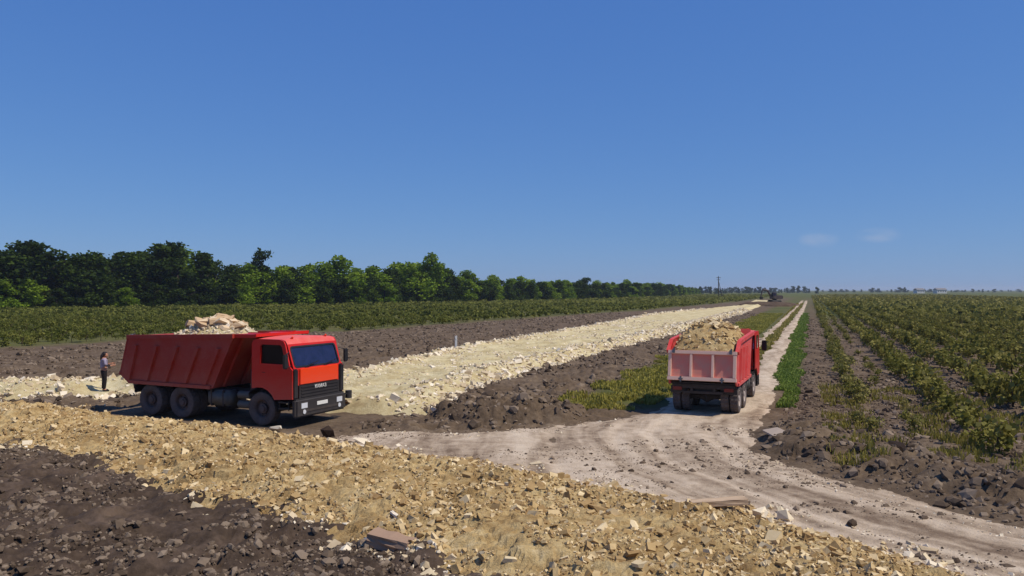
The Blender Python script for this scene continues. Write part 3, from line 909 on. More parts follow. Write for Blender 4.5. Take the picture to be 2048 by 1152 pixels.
# grass
def grass(name, n, accept, box, hgt, mat, label, seed, width=.022, bias=1.0):
    rg = np.random.default_rng(seed)
    X, Y = sample(n, box[0], box[1], box[2], box[3], accept, rg, bias)
    Z = surf_h(X, Y)
    an = rg.uniform(0, 6.28, n); h = hgt * rg.uniform(.4, 1.3, n) * (1 + .4 * vnoise(X / 1.3, Y / 1.3, seed)); w = width * (1 + Y / 40) * rg.uniform(.7, 1.4, n)
    lean = rg.uniform(.1, .55, n) * h; la = rg.uniform(0, 6.28, n)
    dx, dy = np.cos(an) * w, np.sin(an) * w
    b0 = np.stack([X - dx, Y - dy, Z - .03], -1); b1 = np.stack([X + dx, Y + dy, Z - .03], -1)
    mx, my = X + np.cos(la) * lean * .4, Y + np.sin(la) * lean * .4
    m1 = np.stack([mx + dx * .7, my + dy * .7, Z + h * .6], -1); m0 = np.stack([mx - dx * .7, my - dy * .7, Z + h * .6], -1)
    tp = np.stack([X + np.cos(la) * lean, Y + np.sin(la) * lean, Z + h], -1)
    V = np.stack([b0, b1, m1, m0, tp], 1).reshape(-1, 3)
    i = 5 * np.arange(n)[:, None]
    F = np.concatenate([i + np.array([[0, 1, 2]]), i + np.array([[0, 2, 3]]), i + np.array([[3, 2, 4]])])
    rn = np.repeat(rg.uniform(0, 1, n) * .7 + .15 + .15 * vnoise(X / 2, Y / 2, seed + 1), 5)
    me = mesh_np(name, V, F, False, {'rnd': np.clip(rn, 0, 1)})
    tag(link(name, me, mat), label, 'grass', kind='stuff')
def aa(X, Y): return X - K * Y
def off_track(X, Y): return (track_sd(X, Y) < -.05) & in_view(X, Y) & (flat_mask(X, Y) < .6)
grass('mound_grass', 52000, lambda X, Y: off_track(X, Y) & (aa(X, Y) > -9.2 + 1.1 * vnoise(X / 2, Y / 2, 5)) & (aa(X, Y) < -5.0) & (vnoise(X / 1.6, Y / 1.6, 77) > -.55),
      (0, 60, 29.3, 150), .14, M['grass_mound'], 'yellow green grass growing left of the loaded truck and along the track', 501, bias=1.1)
grass('verge_grass', 38000, lambda X, Y: off_track(X, Y) & (aa(X, Y) > -2.7 + .5 * vnoise(X / 1.2, Y / 2.5, 78)) & (aa(X, Y) < -.45 + .4 * vnoise(X, Y / 2.5, 80)) & (fbm(X / 1.1, Y / 1.6, 2, 79) > -.4),
      (8, 60, 30, 150), .13, M['grass'], 'bright green grass strip between dirt track and bare soil strip', 502, bias=1.1)
grass('lane_grass', 9000, lambda X, Y: off_track(X, Y) & (aa(X, Y) > -4.4) & (aa(X, Y) < -2.0),
      (8, 110, 40, 260), .2, M['grass_dry'], 'short grass growing between the two wheel ruts', 503)
grass('dry_stalks', 6500, lambda X, Y: off_track(X, Y) & (aa(X, Y) > .4) & (aa(X, Y) < 9) & (vnoise(X / .8, Y / .8, 83) > .05),
      (8, 26, 19, 36), .19, M['grass_dry'], 'dry stalks and weeds on the dug earth before the vines', 504, width=.014)

# ------------------------------------------------------------------ dump trucks
def m_paint(name, col, dust, dustcol, rough=.35, scale=2.0):
    t = NT(name); p = t.obj()
    n = t.noise(p, scale, 6, .65); n2 = t.noise(p, 18, 4, .6)
    f = t.math('ADD', t.math('MULTIPLY', n, .8), t.math('MULTIPLY', n2, .2))
    fac = t.ramp(f, [(.5 - dust * .45, (0, 0, 0, 1)), (.9 - dust * .4, (1, 1, 1, 1))])
    fac = t.mix(1.0, fac, (dust * 1.25, dust * 1.25, dust * 1.25, 1), 'MULTIPLY')
    low = t.n.new('ShaderNodeSeparateXYZ'); t.l.new(p, low.inputs[0])
    lw = t.math('MULTIPLY', t.math('SUBTRACT', 1.75, low.outputs[2]), .75, True)          # road dust thrown up from below
    lw = t.math('MULTIPLY', t.math('MULTIPLY', lw, t.noise(p, 5, 5, .7)), .5, True)
    sp = t.ramp(t.noise(p, 34, 3, .6), [(.60, (0, 0, 0, 1)), (.72, (.22, .22, .22, 1))])   # splashes and chips
    fac = t.mix(1.0, t.mix(1.0, fac, lw, 'ADD'), sp, 'ADD')
    c = t.mix(fac, col, dustcol)
    rg = t.math('ADD', t.math('MULTIPLY', fac, .5), rough, True)
    return t.done(c, rg, .35)
DUST = srgb(168, 146, 130)
M['cab_red'] = m_paint('cab_red_paint', srgb(196, 27, 14), .06, DUST, .38)
M['cab_orange'] = m_paint('cab_orange_paint', srgb(236, 66, 22), .04, DUST, .36)
M['roof_lit'] = m_paint('cab_roof_lit_dusty_paint', srgb(222, 76, 70), .35, srgb(220, 150, 136), .5)  # paler than the cab: sun and sky sheen put into the colour, plus dust
M['body_red'] = m_paint('body_dark_red_paint', srgb(160, 42, 27), .16, DUST, .5)
M['body_faded'] = m_paint('body_faded_red_paint', srgb(205, 52, 46), .30, srgb(190, 150, 142), .5)
M['gate_faded_lit'] = m_paint('tailgate_faded_lit_paint', srgb(228, 122, 106), .55, srgb(198, 156, 134), .7, 3.5)  # faded dusty paint, made paler still to stand in for grazing sun
M['gate_rail'] = m_paint('tailgate_worn_rail', srgb(240, 186, 164), .6, srgb(226, 198, 174), .7, 4.0)  # worn dusty rails, likewise lightened in colour in place of sunlight
M['dark'] = m_paint('chassis_black', srgb(34, 30, 30), .30, srgb(104, 92, 84), .6)
M['plastic'] = m_paint('black_plastic', srgb(30, 28, 30), .14, srgb(100, 90, 84), .5)
M['tyre'] = m_paint('tyre_rubber', srgb(42, 39, 39), .5, srgb(112, 100, 95), .8)
M['rim'] = m_paint('rim_brown', srgb(60, 46, 46), .4, srgb(110, 96, 90), .6)
M['rim_pale'] = m_paint('rim_dusty_pale', srgb(150, 138, 134), .5, srgb(178, 164, 154), .6)
M['tank'] = m_paint('tank_grey_green', srgb(70, 76, 74), .35, srgb(112, 102, 94), .5)
def m_flat(name, col, rough=.5, spec=.3, metal=0.0):
    t = NT(name); n = t.noise(t.obj(), 7, 3)
    c = t.mix(t.math('MULTIPLY', n, .3), col, tuple(v * .75 for v in col[:3]) + (1,))
    return t.done(c, rough, spec, metal)
M['white'] = m_flat('white_paint', srgb(226, 222, 214), .5)
M['lampglass'] = m_flat('lamp_glass', srgb(214, 214, 216), .15, .6)
M['taillamp'] = m_flat('tail_lamp_red', srgb(120, 24, 22), .3, .5)
M['seat'] = m_flat('seat_fabric', srgb(50, 48, 52), .9)
M['chrome'] = m_flat('mirror_silver', srgb(200, 204, 210), .06, .5, 1.0)
M['steel'] = m_flat('bare_steel', srgb(120, 116, 112), .45, .5, .7)
def m_glass(name, tint, gl, diffuse_col, amt):
    t = NT(name)
    t.n.remove(t.b)
    tr = t.n.new('ShaderNodeBsdfTransparent'); tr.inputs[0].default_value = tint
    g = t.n.new('ShaderNodeBsdfGlossy'); g.inputs['Roughness'].default_value = .04
    fr = t.n.new('ShaderNodeFresnel'); fr.inputs[0].default_value = gl
    df = t.n.new('ShaderNodeBsdfDiffuse'); df.inputs[0].default_value = diffuse_col
    n = t.noise(t.obj(), 5, 3)
    m0 = t.n.new('ShaderNodeMixShader'); t.l.new(t.math('MULTIPLY', n, amt), m0.inputs[0])
    t.l.new(tr.outputs[0], m0.inputs[1]); t.l.new(df.outputs[0], m0.inputs[2])
    m1 = t.n.new('ShaderNodeMixShader')
    t.l.new(fr.outputs[0], m1.inputs[0]); t.l.new(m0.outputs[0], m1.inputs[1]); t.l.new(g.outputs[0], m1.inputs[2])
    t.l.new(m1.outputs[0], t.out.inputs[0])
    return t.m
M['glass'] = m_glass('windscreen_sky_blue', (.32, .32, .58, 1), 1.9, (.05, .05, .17, 1), .5)  # navy tint and diffuse blue paint the sky's reflection into the glass
M['glass_side'] = m_glass('dark_side_glass', (.30, .32, .34, 1), 1.6, (.05, .05, .06, 1), .3)

def box(bm, c, s, rot=None):
    m = Matrix.Translation(c)
    if rot is not None: m = m @ rot
    m = m @ Matrix.Diagonal((s[0], s[1], s[2], 1))
    return bmesh.ops.create_cube(bm, size=1, matrix=m)['verts']

def bev(bm, off=.015, seg=2):
    bmesh.ops.bevel(bm, geom=bm.edges[:], offset=off, segments=seg, affect='EDGES', clamp_overlap=True)

def part(name, mat, parent, fn, bevel=0.0, smooth=False):
    bm = bmesh.new(); fn(bm)
    if bevel: bev(bm, bevel)
    me = bm_mesh(bm, name, smooth); me.materials.append(mat)
    return link(name, me, None, parent)

def bxs(name, mat, parent, boxes, bevel=.0):
    def fn(bm):
        for b in boxes: box(bm, *b)
    return part(name, mat, parent, fn, bevel)

def panel(bm, outer, holes, origin, ux, uy, thick):
    """flat sheet with openings: outlines in (u, v), extruded along ux x uy"""
    origin, ux, uy = Vector(origin), Vector(ux).normalized(), Vector(uy).normalized()
    nrm = ux.cross(uy)
    tmp = bmesh.new(); edges = []
    for lp in [outer] + holes:
        vv = [tmp.verts.new(origin + ux * u + uy * v) for u, v in lp]
        for i in range(len(vv)): edges.append(tmp.edges.new((vv[i], vv[(i + 1) % len(vv)])))
    bmesh.ops.triangle_fill(tmp, use_beauty=True, use_dissolve=False, edges=edges)
    bmesh.ops.recalc_face_normals(tmp, faces=tmp.faces)
    ext = bmesh.ops.extrude_face_region(tmp, geom=tmp.faces[:])
    for v in [g for g in ext['geom'] if isinstance(g, bmesh.types.BMVert)]: v.co += nrm * thick
    bmesh.ops.recalc_face_normals(tmp, faces=tmp.faces)
    m_ = bpy.data.meshes.new('tmp'); tmp.to_mesh(m_); tmp.free()
    bm.from_mesh(m_); bpy.data.meshes.remove(m_)

def rounded(x0, y0, x1, y1, r_, n=3):
    out = []
    for cx, cy, a0 in ((x1 - r_, y0 + r_, -90), (x1 - r_, y1 - r_, 0), (x0 + r_, y1 - r_, 90), (x0 + r_, y0 + r_, 180)):
        for i in range(n + 1):
            a = R(a0 + 90 * i / n); out.append((cx + r_ * math.cos(a), cy + r_ * math.sin(a)))
    return out

def lathe_y(bm, prof, seg=36, lug=None):
    """profile of (radius, y) spun about the y axis"""
    rings = []
    for j in range(seg):
        a = 2 * math.pi * j / seg
        ring = []
        for k, (rr, y) in enumerate(prof):
            q = rr
            if lug and k in lug and (j % 2 == 0): q = rr - .022
            ring.append(bm.verts.new((math.cos(a) * q, y, math.sin(a) * q)))
        rings.append(ring)
    for j in range(seg):
        a, b = rings[j], rings[(j + 1) % seg]
        for k in range(len(prof) - 1):
            bm.faces.new((a[k], a[k + 1], b[k + 1], b[k]))

WR = .55
def make_wheel_meshes():
    bm = bmesh.new(); w = .15
    lathe_y(bm, [(.30, -w * .8), (.36, -w), (.47, -w * 1.05), (.53, -w * .92), (WR, -w * .7), (WR, -w * .25), (WR - .012, 0), (WR, w * .25), (WR, w * .7), (.53, w * .92), (.47, w * 1.05), (.36, w), (.30, w * .8)], 44, {4, 5, 7, 8})
    ty_ = bm_mesh(bm, 'tyre'); 
    bm = bmesh.new()
    lathe_y(bm, [(.31, -.13), (.30, -.14), (.275, -.12), (.25, -.03), (.16, -.01), (.155, -.09), (.11, -.10), (.10, -.14), (0.001, -.15)], 28)
    lathe_y(bm, [(.31, .13), (.29, .13), (.27, .0), (.26, -.02)], 28)
    for i in range(8):
        a = 6.2832 * i / 8
        box(bm, (math.cos(a) * .205, -.03, math.sin(a) * .205), (.04, .04, .04))
    ri = bm_mesh(bm, 'rim')
    bm = bmesh.new(); lathe_y(bm, [(.001, -.12), (.09, -.12), (.10, -.05), (.12, .12), (.001, .12)], 16)
    hu = bm_mesh(bm, 'hub')
    return ty_, ri, hu
T_ME, R_ME, H_ME = make_wheel_meshes()

def add_wheel(truck, x, y, flip, rim_mat, name='wheel'):
    hub = H_ME.copy(); hub.materials.append(M['dark'])
    h = link(name, hub, None, truck)
    h.location = (x, y, WR - .01)
    h.rotation_euler = (0, random.uniform(0, 6), math.pi if flip else 0)
    ty_ = bpy.data.objects.new('tyre', T_ME); COL.objects.link(ty_); ty_.parent = h
    if not T_ME.materials: T_ME.materials.append(M['tyre'])
    rm = R_ME.copy(); rm.materials.append(rim_mat); link('rim', rm, None, h)
    return h

def text_mesh(txt, size, depth=.004):
    cu = bpy.data.curves.new('lettering', 'FONT'); cu.body = txt; cu.size = size; cu.extrude = depth
    cu.align_x = 'CENTER'; cu.align_y = 'CENTER'
    o = bpy.data.objects.new('lettering', cu); COL.objects.link(o)
    bpy.context.view_layer.update()
    me = bpy.data.meshes.new_from_object(o.evaluated_get(bpy.context.evaluated_depsgraph_get()))
    bpy.data.objects.remove(o); bpy.data.curves.remove(cu)
    return me

def build_truck(name, label, loc, rz, cfg):
    T = empty(name, loc, rz); tag(T, label, 'truck'); T.scale = cfg['size']
    red, front, body, rimm = M[cfg['cab']], M[cfg['front']], M[cfg['body']], M[cfg['rim']]
    # running gear
    def chassis(bm):
        for s in (-1, 1):
            box(bm, (-2.55, s * .42, .93), (6.5, .09, .24))
        for x in (-5.6, -4.15, -2.6, -1.2, .4): box(bm, (x, 0, .92), (.12, .76, .18))
        for x in (-3.42, -4.87):
            tube(bm, [(x, -1.0, WR), (x, 1.0, WR)], [.09, .09], 10)
            tube(bm, [(x, -.26, WR), (x, 0, WR), (x, .26, WR)], [.10, .23, .10], 12)
        tube(bm, [(0, -.95, WR - .08), (0, .95, WR - .08)], [.07, .07], 8)
        for s in (-1, 1):
            box(bm, (-4.15, s * .56, .80), (1.5, .09, .12)); box(bm, (0, s * .45, .70), (1.3, .08, .08))
        tube(bm, [(-3.42, 0, .62), (-.6, 0, .78)], [.06, .06], 8)
        box(bm, (.35, 0, .95), (1.1, .75, .5))                          # engine and sump
    part('chassis', M['dark'], T, chassis)
    for s in (-1, 1):
        add_wheel(T, 0, s * 1.02, s > 0, rimm)
        for x in (-3.42, -4.87):
            add_wheel(T, x, s * 1.07, s > 0, rimm)
            add_wheel(T, x, s * .73, s > 0, rimm, 'inner_wheel')
    for s in (-1, 1):
        def fn(bm, s=s):
            # mudguard curved over the front wheel
            pts = [R(a) for a in range(-5, 150, 12)]
            prev = None
            for a in pts:
                c = Vector((math.cos(a) * .68, 0, WR + math.sin(a) * .66))
                q = [bm.verts.new(c + Vector((0, s * yy, 0))) for yy in (.80, 1.235)]
                if prev: bm.faces.new((prev[0], prev[1], q[1], q[0]))
                prev = q
            bmesh.ops.solidify(bm, geom=bm.faces[:], thickness=.03)
        part('mudguard', M['plastic'], T, fn)
    for s in (-1, 1):
        bxs('mudflap', M['plastic'], T, [((-5.62, s * .92, .88), (.03, .62, .26))])
    # tanks and gear between the wheels
    def tank(bm):
        box(bm, (-1.85, -.93, .78), (.95, .52, .52)); bev(bm, .08, 3)
    tk = part('fuel_tank', M['tank'], T, tank, 0, True)
    bxs('strap', M['dark'], tk, [((-2.1, -.93, .78), (.05, .545, .545)), ((-1.6, -.93, .78), (.05, .545, .545))], .01)
    def bat(bm): box(bm, (-1.75, .90, .76), (1.0, .5, .46)); bev(bm, .03, 2)
    part('battery_box', M['plastic'], T, bat)
    def airs(bm):
        for i in range(2): tube(bm, [(-1.1 + .0, -.95 + i * .0, .60 + .32 * i), (-.62, -.95, .60 + .32 * i)], [.13, .13], 14)
    part('air_tank', M['tank'], T, airs)
    def airclean(bm):
        tube(bm, [(-.62, -.72, 1.1), (-.62, -.72, 1.75)], [.19, .19], 16)
        tube(bm, [(-.62, -.72, 1.75), (-.62, -.72, 2.62)], [.075, .075], 12)
        box(bm, (-.62, -.72, 2.62), (.22, .22, .16))
    part('air_intake', M['plastic'], T, airclean)
    def cyl(bm):
        tube(bm, [(-1.15, 0, 1.0), (-1.32, 0, 2.3)], [.13, .13], 16)
        tube(bm, [(-1.32, 0, 2.3), (-1.38, 0, 2.72)], [.08, .08], 16)
        box(bm, (-1.1, 0, .98), (.3, .9, .15))
    part('hoist_cylinder', M['dark'], T, cyl)

    # cab: one shell with true window openings
    cabroot_fn = None
    def shell(bm):
        arch = [(.66 * math.cos(R(a)) * 1.02, WR + .70 * math.sin(R(a))) for a in (28, 45, 62, 80, 98, 112)]
        side = [(1.30, .93)] + [(max(x, -.32) if i < 5 else -.32, z) for i, (x, z) in enumerate(arch)] + \
               [(-.32, 2.66), (-.26, 2.76), (-.12, 2.81), (.80, 2.81), (.95, 2.77), (1.02, 2.66), (1.20, 1.95), (1.30, 1.86)]
        win = [(.02, 2.02), (.96, 2.02), (1.02, 2.10), (.90, 2.58), (.82, 2.64), (.08, 2.64), (.02, 2.58)]
        panel(bm, side, [win], (0, -1.21, 0), (1, 0, 0), (0, 0, 1), .05)
        panel(bm, side, [win], (0, 1.16, 0), (1, 0, 0), (0, 0, 1), -.05) if False else panel(bm, side, [win], (0, 1.21, 0), (1, 0, 0), (0, 0, 1), .05)
        # windscreen surround, plane from (1.02, 2.66) down to (1.28, 1.86)
        L = math.hypot(.26, .80)
        panel(bm, [(-1.16, 0), (1.16, 0), (1.16, L), (-1.16, L)], [rounded(-1.07, .075, 1.07, L - .10, .10)], (1.28, 0, 1.86), (0, 1, 0), (-.26, 0, .80), -.05)
        box(bm, (-.30, 0, 1.93), (.05, 2.32, 1.46))                      # rear wall
        box(bm, (.45, 0, 1.33), (1.55, 2.3, .06))                        # floor
        box(bm, (1.26, 0, 1.40), (.06, 2.32, .90))                       # front bulkhead
    cab = part('cab', red, T, shell)
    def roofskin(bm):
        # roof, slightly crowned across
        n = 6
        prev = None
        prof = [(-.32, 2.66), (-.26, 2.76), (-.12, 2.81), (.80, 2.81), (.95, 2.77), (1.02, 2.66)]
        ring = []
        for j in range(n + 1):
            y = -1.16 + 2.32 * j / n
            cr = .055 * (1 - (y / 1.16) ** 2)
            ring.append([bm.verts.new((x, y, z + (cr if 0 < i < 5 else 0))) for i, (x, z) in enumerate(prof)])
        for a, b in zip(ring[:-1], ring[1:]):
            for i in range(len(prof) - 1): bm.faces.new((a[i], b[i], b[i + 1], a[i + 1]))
    part('roof', M['roof_lit'] , cab, roofskin)
    def fp(bm): box(bm, (1.315, 0, 1.62), (.05, 1.86, .52)); bev(bm, .018)
    part('front_panel', front, cab, fp)
    for s in (-1, 1):
        def corner(bm, s=s):
            box(bm, (1.27, s * 1.12, 1.40), (.14, .24, .96)); bev(bm, .04)
        part('corner_deflector', M['plastic'], cab, corner)
    def gr(bm):
        box(bm, (1.315, 0, 1.13), (.05, 1.96, .42))
        for i in range(4): box(bm, (1.342, 0, .98 + .10 * i), (.03, 1.8, .035))
    part('grille', M['plastic'], cab, gr)
    if cfg.get('lettering'):
        lt = text_mesh(cfg['lettering'], .16, .006); lt.materials.append(M['white'])
        o = link('lettering', lt, None, cab)
        o.matrix_local = Matrix(((0, 0, 1, 1.365), (1, 0, 0, 0), (0, 1, 0, 1.24), (0, 0, 0, 1)))
    # windscreen and side glass
    L = math.hypot(.26, .80)
    part('windscreen', M['glass'], cab, lambda bm: panel(bm, rounded(-1.08, .065, 1.08, L - .09, .10), [], (1.262, 0, 1.855), (0, 1, 0), (-.26, 0, .80), -.008))
    part('windscreen_seal', M['plastic'], cab, lambda bm: panel(bm, rounded(-1.10, .045, 1.10, L - .07, .11), [rounded(-1.045, .10, 1.045, L - .125, .08)], (1.287, 0, 1.862), (0, 1, 0), (-.26, 0, .80), -.012))
    win = [(.02, 2.02), (.96, 2.02), (1.02, 2.10), (.90, 2.58), (.82, 2.64), (.08, 2.64), (.02, 2.58)]
    for s in (-1, 1):
        part('side_window', M['glass_side'], cab, lambda bm: panel(bm, win, [], (0, s * 1.185, 0), (1, 0, 0), (0, 0, 1), .008))
        part('window_seal', M['plastic'], cab, lambda bm: panel(bm, [(x + (.04 if x > .5 else -.04), z + (.04 if z > 2.3 else -.04)) for x, z in win], [[(x - (.0 if x > .5 else -.0), z) for x, z in win]], (0, s * (1.222) + .006, 0), (1, 0, 0), (0, 0, 1), .012))
        # door skin, standing just proud of the cab side
        door = [(1.10, .99), (.74, .99), (.60, 1.10), (.42, 1.24), (.10, 1.30), (-.02, 1.34), (-.06, 1.95), (1.10, 1.95)]
        d = part('door', red, cab, lambda bm: panel(bm, door, [], (0, s * 1.2225 + .006, 0), (1, 0, 0), (0, 0, 1), .012))
        bxs('door_handle', M['plastic'], cab, [((.16, s * 1.245, 1.74), (.16, .03, .04))], .008)
        bxs('step', M['plastic'], T, [((.92, s * 1.10, .60), (.42, .22, .05)), ((.92, s * 1.12, .80), (.46, .18, .05)), ((.74, s * 1.18, .70), (.03, .03, .3)), ((1.1, s * 1.18, .70), (.03, .03, .3))], .006)
        def mir(bm, s=s):
            box(bm, (1.22, s * 1.47, 2.14), (.07, .22, .46)); bev(bm, .03)
        mo = part('mirror', M['plastic'], cab, mir)
        part('mirror_arm', M['plastic'], cab, lambda bm: (tube(bm, [(1.12, s * 1.2, 2.42), (1.22, s * 1.44, 2.36)], [.014, .014], 6), tube(bm, [(1.2, s * 1.2, 1.96), (1.22, s * 1.44, 1.98)], [.014, .014], 6)))
        bxs('wiper', M['plastic'], cab, [((1.30, s * .45 + .1, 1.98), (.02, .62, .022), Matrix.Rotation(R(14), 4, 'X'))])
    bxs('sun_visor', M['plastic'], cab, [((1.09, 0, 2.74), (.16, 2.0, .03), Matrix.Rotation(R(20), 4, 'Y'))], .008) if cfg.get('visor') else None
    for s in (-1, 1):
        def lampf(bm, s=s): tube(bm, [(.86, s * .8, 2.80), (.93, s * .8, 2.88)], [.05, .03], 10)
        part('marker_lamp', M['cab_orange'], cab, lampf)
    # seats, dash and wheel inside
    bxs('seat', M['seat'], cab, [((.15, .55, 1.62), (.5, .5, .5)), ((-.08, .55, 2.05), (.14, .5, .7)), ((.15, -.5, 1.62), (.5, .9, .5)), ((-.08, -.5, 2.0), (.14, .9, .6))], .04)
    bxs('dashboard', M['seat'], cab, [((1.07, 0, 1.72), (.30, 2.26, .36))], .04)
    def stw(bm):
        bmesh.ops.create_cone(bm, segments=20, radius1=.25, radius2=.25, depth=.03, cap_ends=False, matrix=Matrix.Translation((.80, .55, 1.98)) @ Matrix.Rotation(R(-35), 4, 'Y'))
        tube(bm, [(.95, .55, 1.75), (.80, .55, 1.98)], [.03, .03], 6)
        bmesh.ops.solidify(bm, geom=bm.faces[:], thickness=.03)
    part('steering_wheel', M['plastic'], cab, stw)
    # bumper and lamps
    def bump_(bm):
        box(bm, (1.33, 0, .62), (.20, 2.46, .60)); bev(bm, .06, 3)
    bp = part('bumper', M['plastic'], T, bump_)
    bxs('bumper_insert', M['dark'], bp, [((1.42, 0, .52), (.05, 1.9, .08))], .01)
    for s in (-1, 1):
        def hl(bm, s=s): box(bm, (1.43, s * .86, .70), (.03, .30, .19)); bev(bm, .012)
        h_ = part('headlight', M['lampglass'] if not cfg.get('dim') else M['lampglass'], T, hl)
        bxs('headlight_bezel', M['dark'], h_, [((1.424, s * .86, .70), (.02, .37, .25))], .006)
        def fog(bm, s=s): tube(bm, [(1.41, s * .86, .50), (1.45, s * .86, .50)], [.07, .07], 12)
        part('fog_lamp', M['lampglass'], T, fog)
    bxs('license_plate', M['white'], T, [((1.438, 0, .70), (.012, .52, .12))], .003)
    # far side hand mirror on a bracket low at the front corner
    part('kerb_mirror', M['plastic'], T, lambda bm: (tube(bm, [(1.35, 1.2, .85), (1.40, 1.40, .80)], [.02, .02], 6), tube(bm, [(1.38, 1.42, .66), (1.38, 1.42, .92)], [.11, .11], 10)))

    # dump body
    B = cfg['box']
    th = .05
    side = B['side']
    hw = 1.25
    def floor(bm):
        x0, x1 = B['floor']
        box(bm, ((x0 + x1) / 2, 0, 1.12), (x1 - x0, 2 * hw - .1, .08))
        for s in (-1, 1): box(bm, ((x0 + x1) / 2 + .1, s * .42, 1.06), (x1 - x0 - .3, .12, .1))
        for i in range(7):
            x = x0 + .3 + (x1 - x0 - .6) * i / 6
            box(bm, (x, 0, 1.055), (.10, 2.3, .075))
    D = part('dump_body', M['dark'], T, floor)  # dusty black floor; the shadow below the tailgate is in this dark colour too
    for s in (-1, 1):
        part('side_wall', body, D, lambda bm: panel(bm, side, [], (0, s * hw + (th if s < 0 else 0), 0), (1, 0, 0), (0, 0, 1), th))
        off = s * (hw + .035)
        # slanted ribs
        for xt, xb in B['ribs']:
            zt, zb = B['ribz']
            def rib(bm):
                w = .10
                vs_ = []
                for y in (off - s * .034, off + s * .045):
                    for (x, z) in ((xb - w, zb), (xb + w, zb), (xt + w, zt), (xt - w, zt)):
                        k = .35 if y == off + s * .045 else 1
                        xc = xb if z == zb else xt
                        vs_.append(bm.verts.new((xc + (x - xc) * (.75 if k < 1 else 1), y, z)))
                for f in ((0, 1, 2, 3), (4, 5, 6, 7), (0, 1, 5, 4), (1, 2, 6, 5), (2, 3, 7, 6), (3, 0, 4, 7)): bm.faces.new([vs_[i] for i in f])
            part('rib', body, D, rib)
        def rail(bm):
            pts = B['top']
            for (xa, za), (xb, zb) in zip(pts[:-1], pts[1:]):
                L_ = math.hypot(xb - xa, zb - za); an = math.atan2(zb - za, xb - xa)
                box(bm, ((xa + xb) / 2, s * (hw + .02), (za + zb) / 2 - .06), (L_ + .02, .14, .14), Matrix.Rotation(-an, 4, 'Y'))
        part('top_rail', body, D, rail)
        bxs('bottom_rail', body, D, [(((B['floor'][0] + B['floor'][1]) / 2, s * (hw + .01), 1.13), (B['floor'][1] - B['floor'][0] - .1, .10, .12))], .01)
    # front wall
    (fx0, fz0), (fx1, fz1) = B['front']
    an = math.atan2(fz1 - fz0, fx1 - fx0); L_ = math.hypot(fx1 - fx0, fz1 - fz0)
    def fwall(bm):
        ry = Matrix.Rotation(-an, 4, 'Y')
        box(bm, ((fx0 + fx1) / 2, 0, (fz0 + fz1) / 2), (L_, 2 * hw - .12, .05), ry)
        for y in (-.8, 0, .8): box(bm, Vector(((fx0 + fx1) / 2, y, (fz0 + fz1) / 2)) + Vector((math.sin(an), 0, -math.cos(an))) * .06, (L_ * .96, .12, .09), ry)
    part('front_wall', body, D, fwall)
    if 'canopy' in B:
        cx1, cz1 = B['canopy']
        def can(bm):
            an2 = math.atan2(cz1 - fz1, cx1 - fx1); L2 = math.hypot(cx1 - fx1, cz1 - fz1)
            ry = Matrix.Rotation(-an2, 4, 'Y')
            c = ((fx1 + cx1) / 2, 0, (fz1 + cz1) / 2)
            box(bm, c, (L2, 2.5, .04), ry)
            for y in (-1.23, 1.23): box(bm, (c[0], y, c[2] - .04), (L2, .05, .11), ry)
            box(bm, (cx1, 0, cz1 - .02), (.06, 2.5, .10))
            for y in (-.6, .6): box(bm, (c[0], y, c[2] + .03), (L2, .06, .05), ry)
        part('canopy', M[cfg['canopy_mat']], D, can)
    # tailgate
    (gx0, gz0), (gx1, gz1) = B['gate']
    an3 = math.atan2(gz1 - gz0, gx1 - gx0); L3 = math.hypot(gx1 - gx0, gz1 - gz0)
    ry = Matrix.Rotation(-an3, 4, 'Y')
    out = Vector((-math.sin(an3), 0, math.cos(an3)))
    cgate = Vector(((gx0 + gx1) / 2, 0, (gz0 + gz1) / 2))
    gate_m = M[cfg['gate']]
    def gt(bm): box(bm, cgate, (L3, 2 * hw - .02, .045), ry)
    G = part('tailgate', gate_m, D, gt)
    def bar(name_, u, y, lu, ly, pr=.09):
        c = cgate + Vector((math.cos(an3), 0, math.sin(an3))) * u + out * (.02 + pr / 2); c.y = y
        o = bxs(name_, M[cfg.get('rail', cfg['gate'])], D, [(c, (lu, ly, pr), ry)], .012); return o
    bar('gate_rail', L3 / 2 - .06, 0, .13, 2 * hw + .04); bar('gate_rail', -L3 / 2 + .06, 0, .14, 2 * hw + .04)
    for y in (-1.19, -.40, .40, 1.19): bar('gate_post', 0, y, L3 - .26, .12 if abs(y) > 1 else .10, .085)
    for y in (-1.05, 1.05):
        c = cgate + Vector((math.cos(an3), 0, math.sin(an3))) * (L3 / 2 - .02) + out * .10; c.y = y
        bxs('gate_hinge', M['steel'], D, [(c, (.16, .10, .10), ry), (c + Vector((.10, 0, .02)), (.2, .05, .06), ry)], .01)
        c = cgate - Vector((math.cos(an3), 0, math.sin(an3))) * (L3 / 2 - .04) + out * .14; c.y = y * .72
        bxs('gate_latch', M['steel'], D, [(c, (.20, .06, .06), ry), (c, (.05, .16, .05), ry)], .008)
    bxs('rear_crossbeam', M['dark'], T, [((-5.72, 0, 1.02), (.14, 2.3, .16)), ((-5.75, 0, .80), (.08, 1.5, .10))], .01)
    for s in (-1, 1):
        bxs('tail_lamp', M['taillamp'], T, [((-5.80, s * .95, .93), (.05, .34, .13))], .01)
    return T

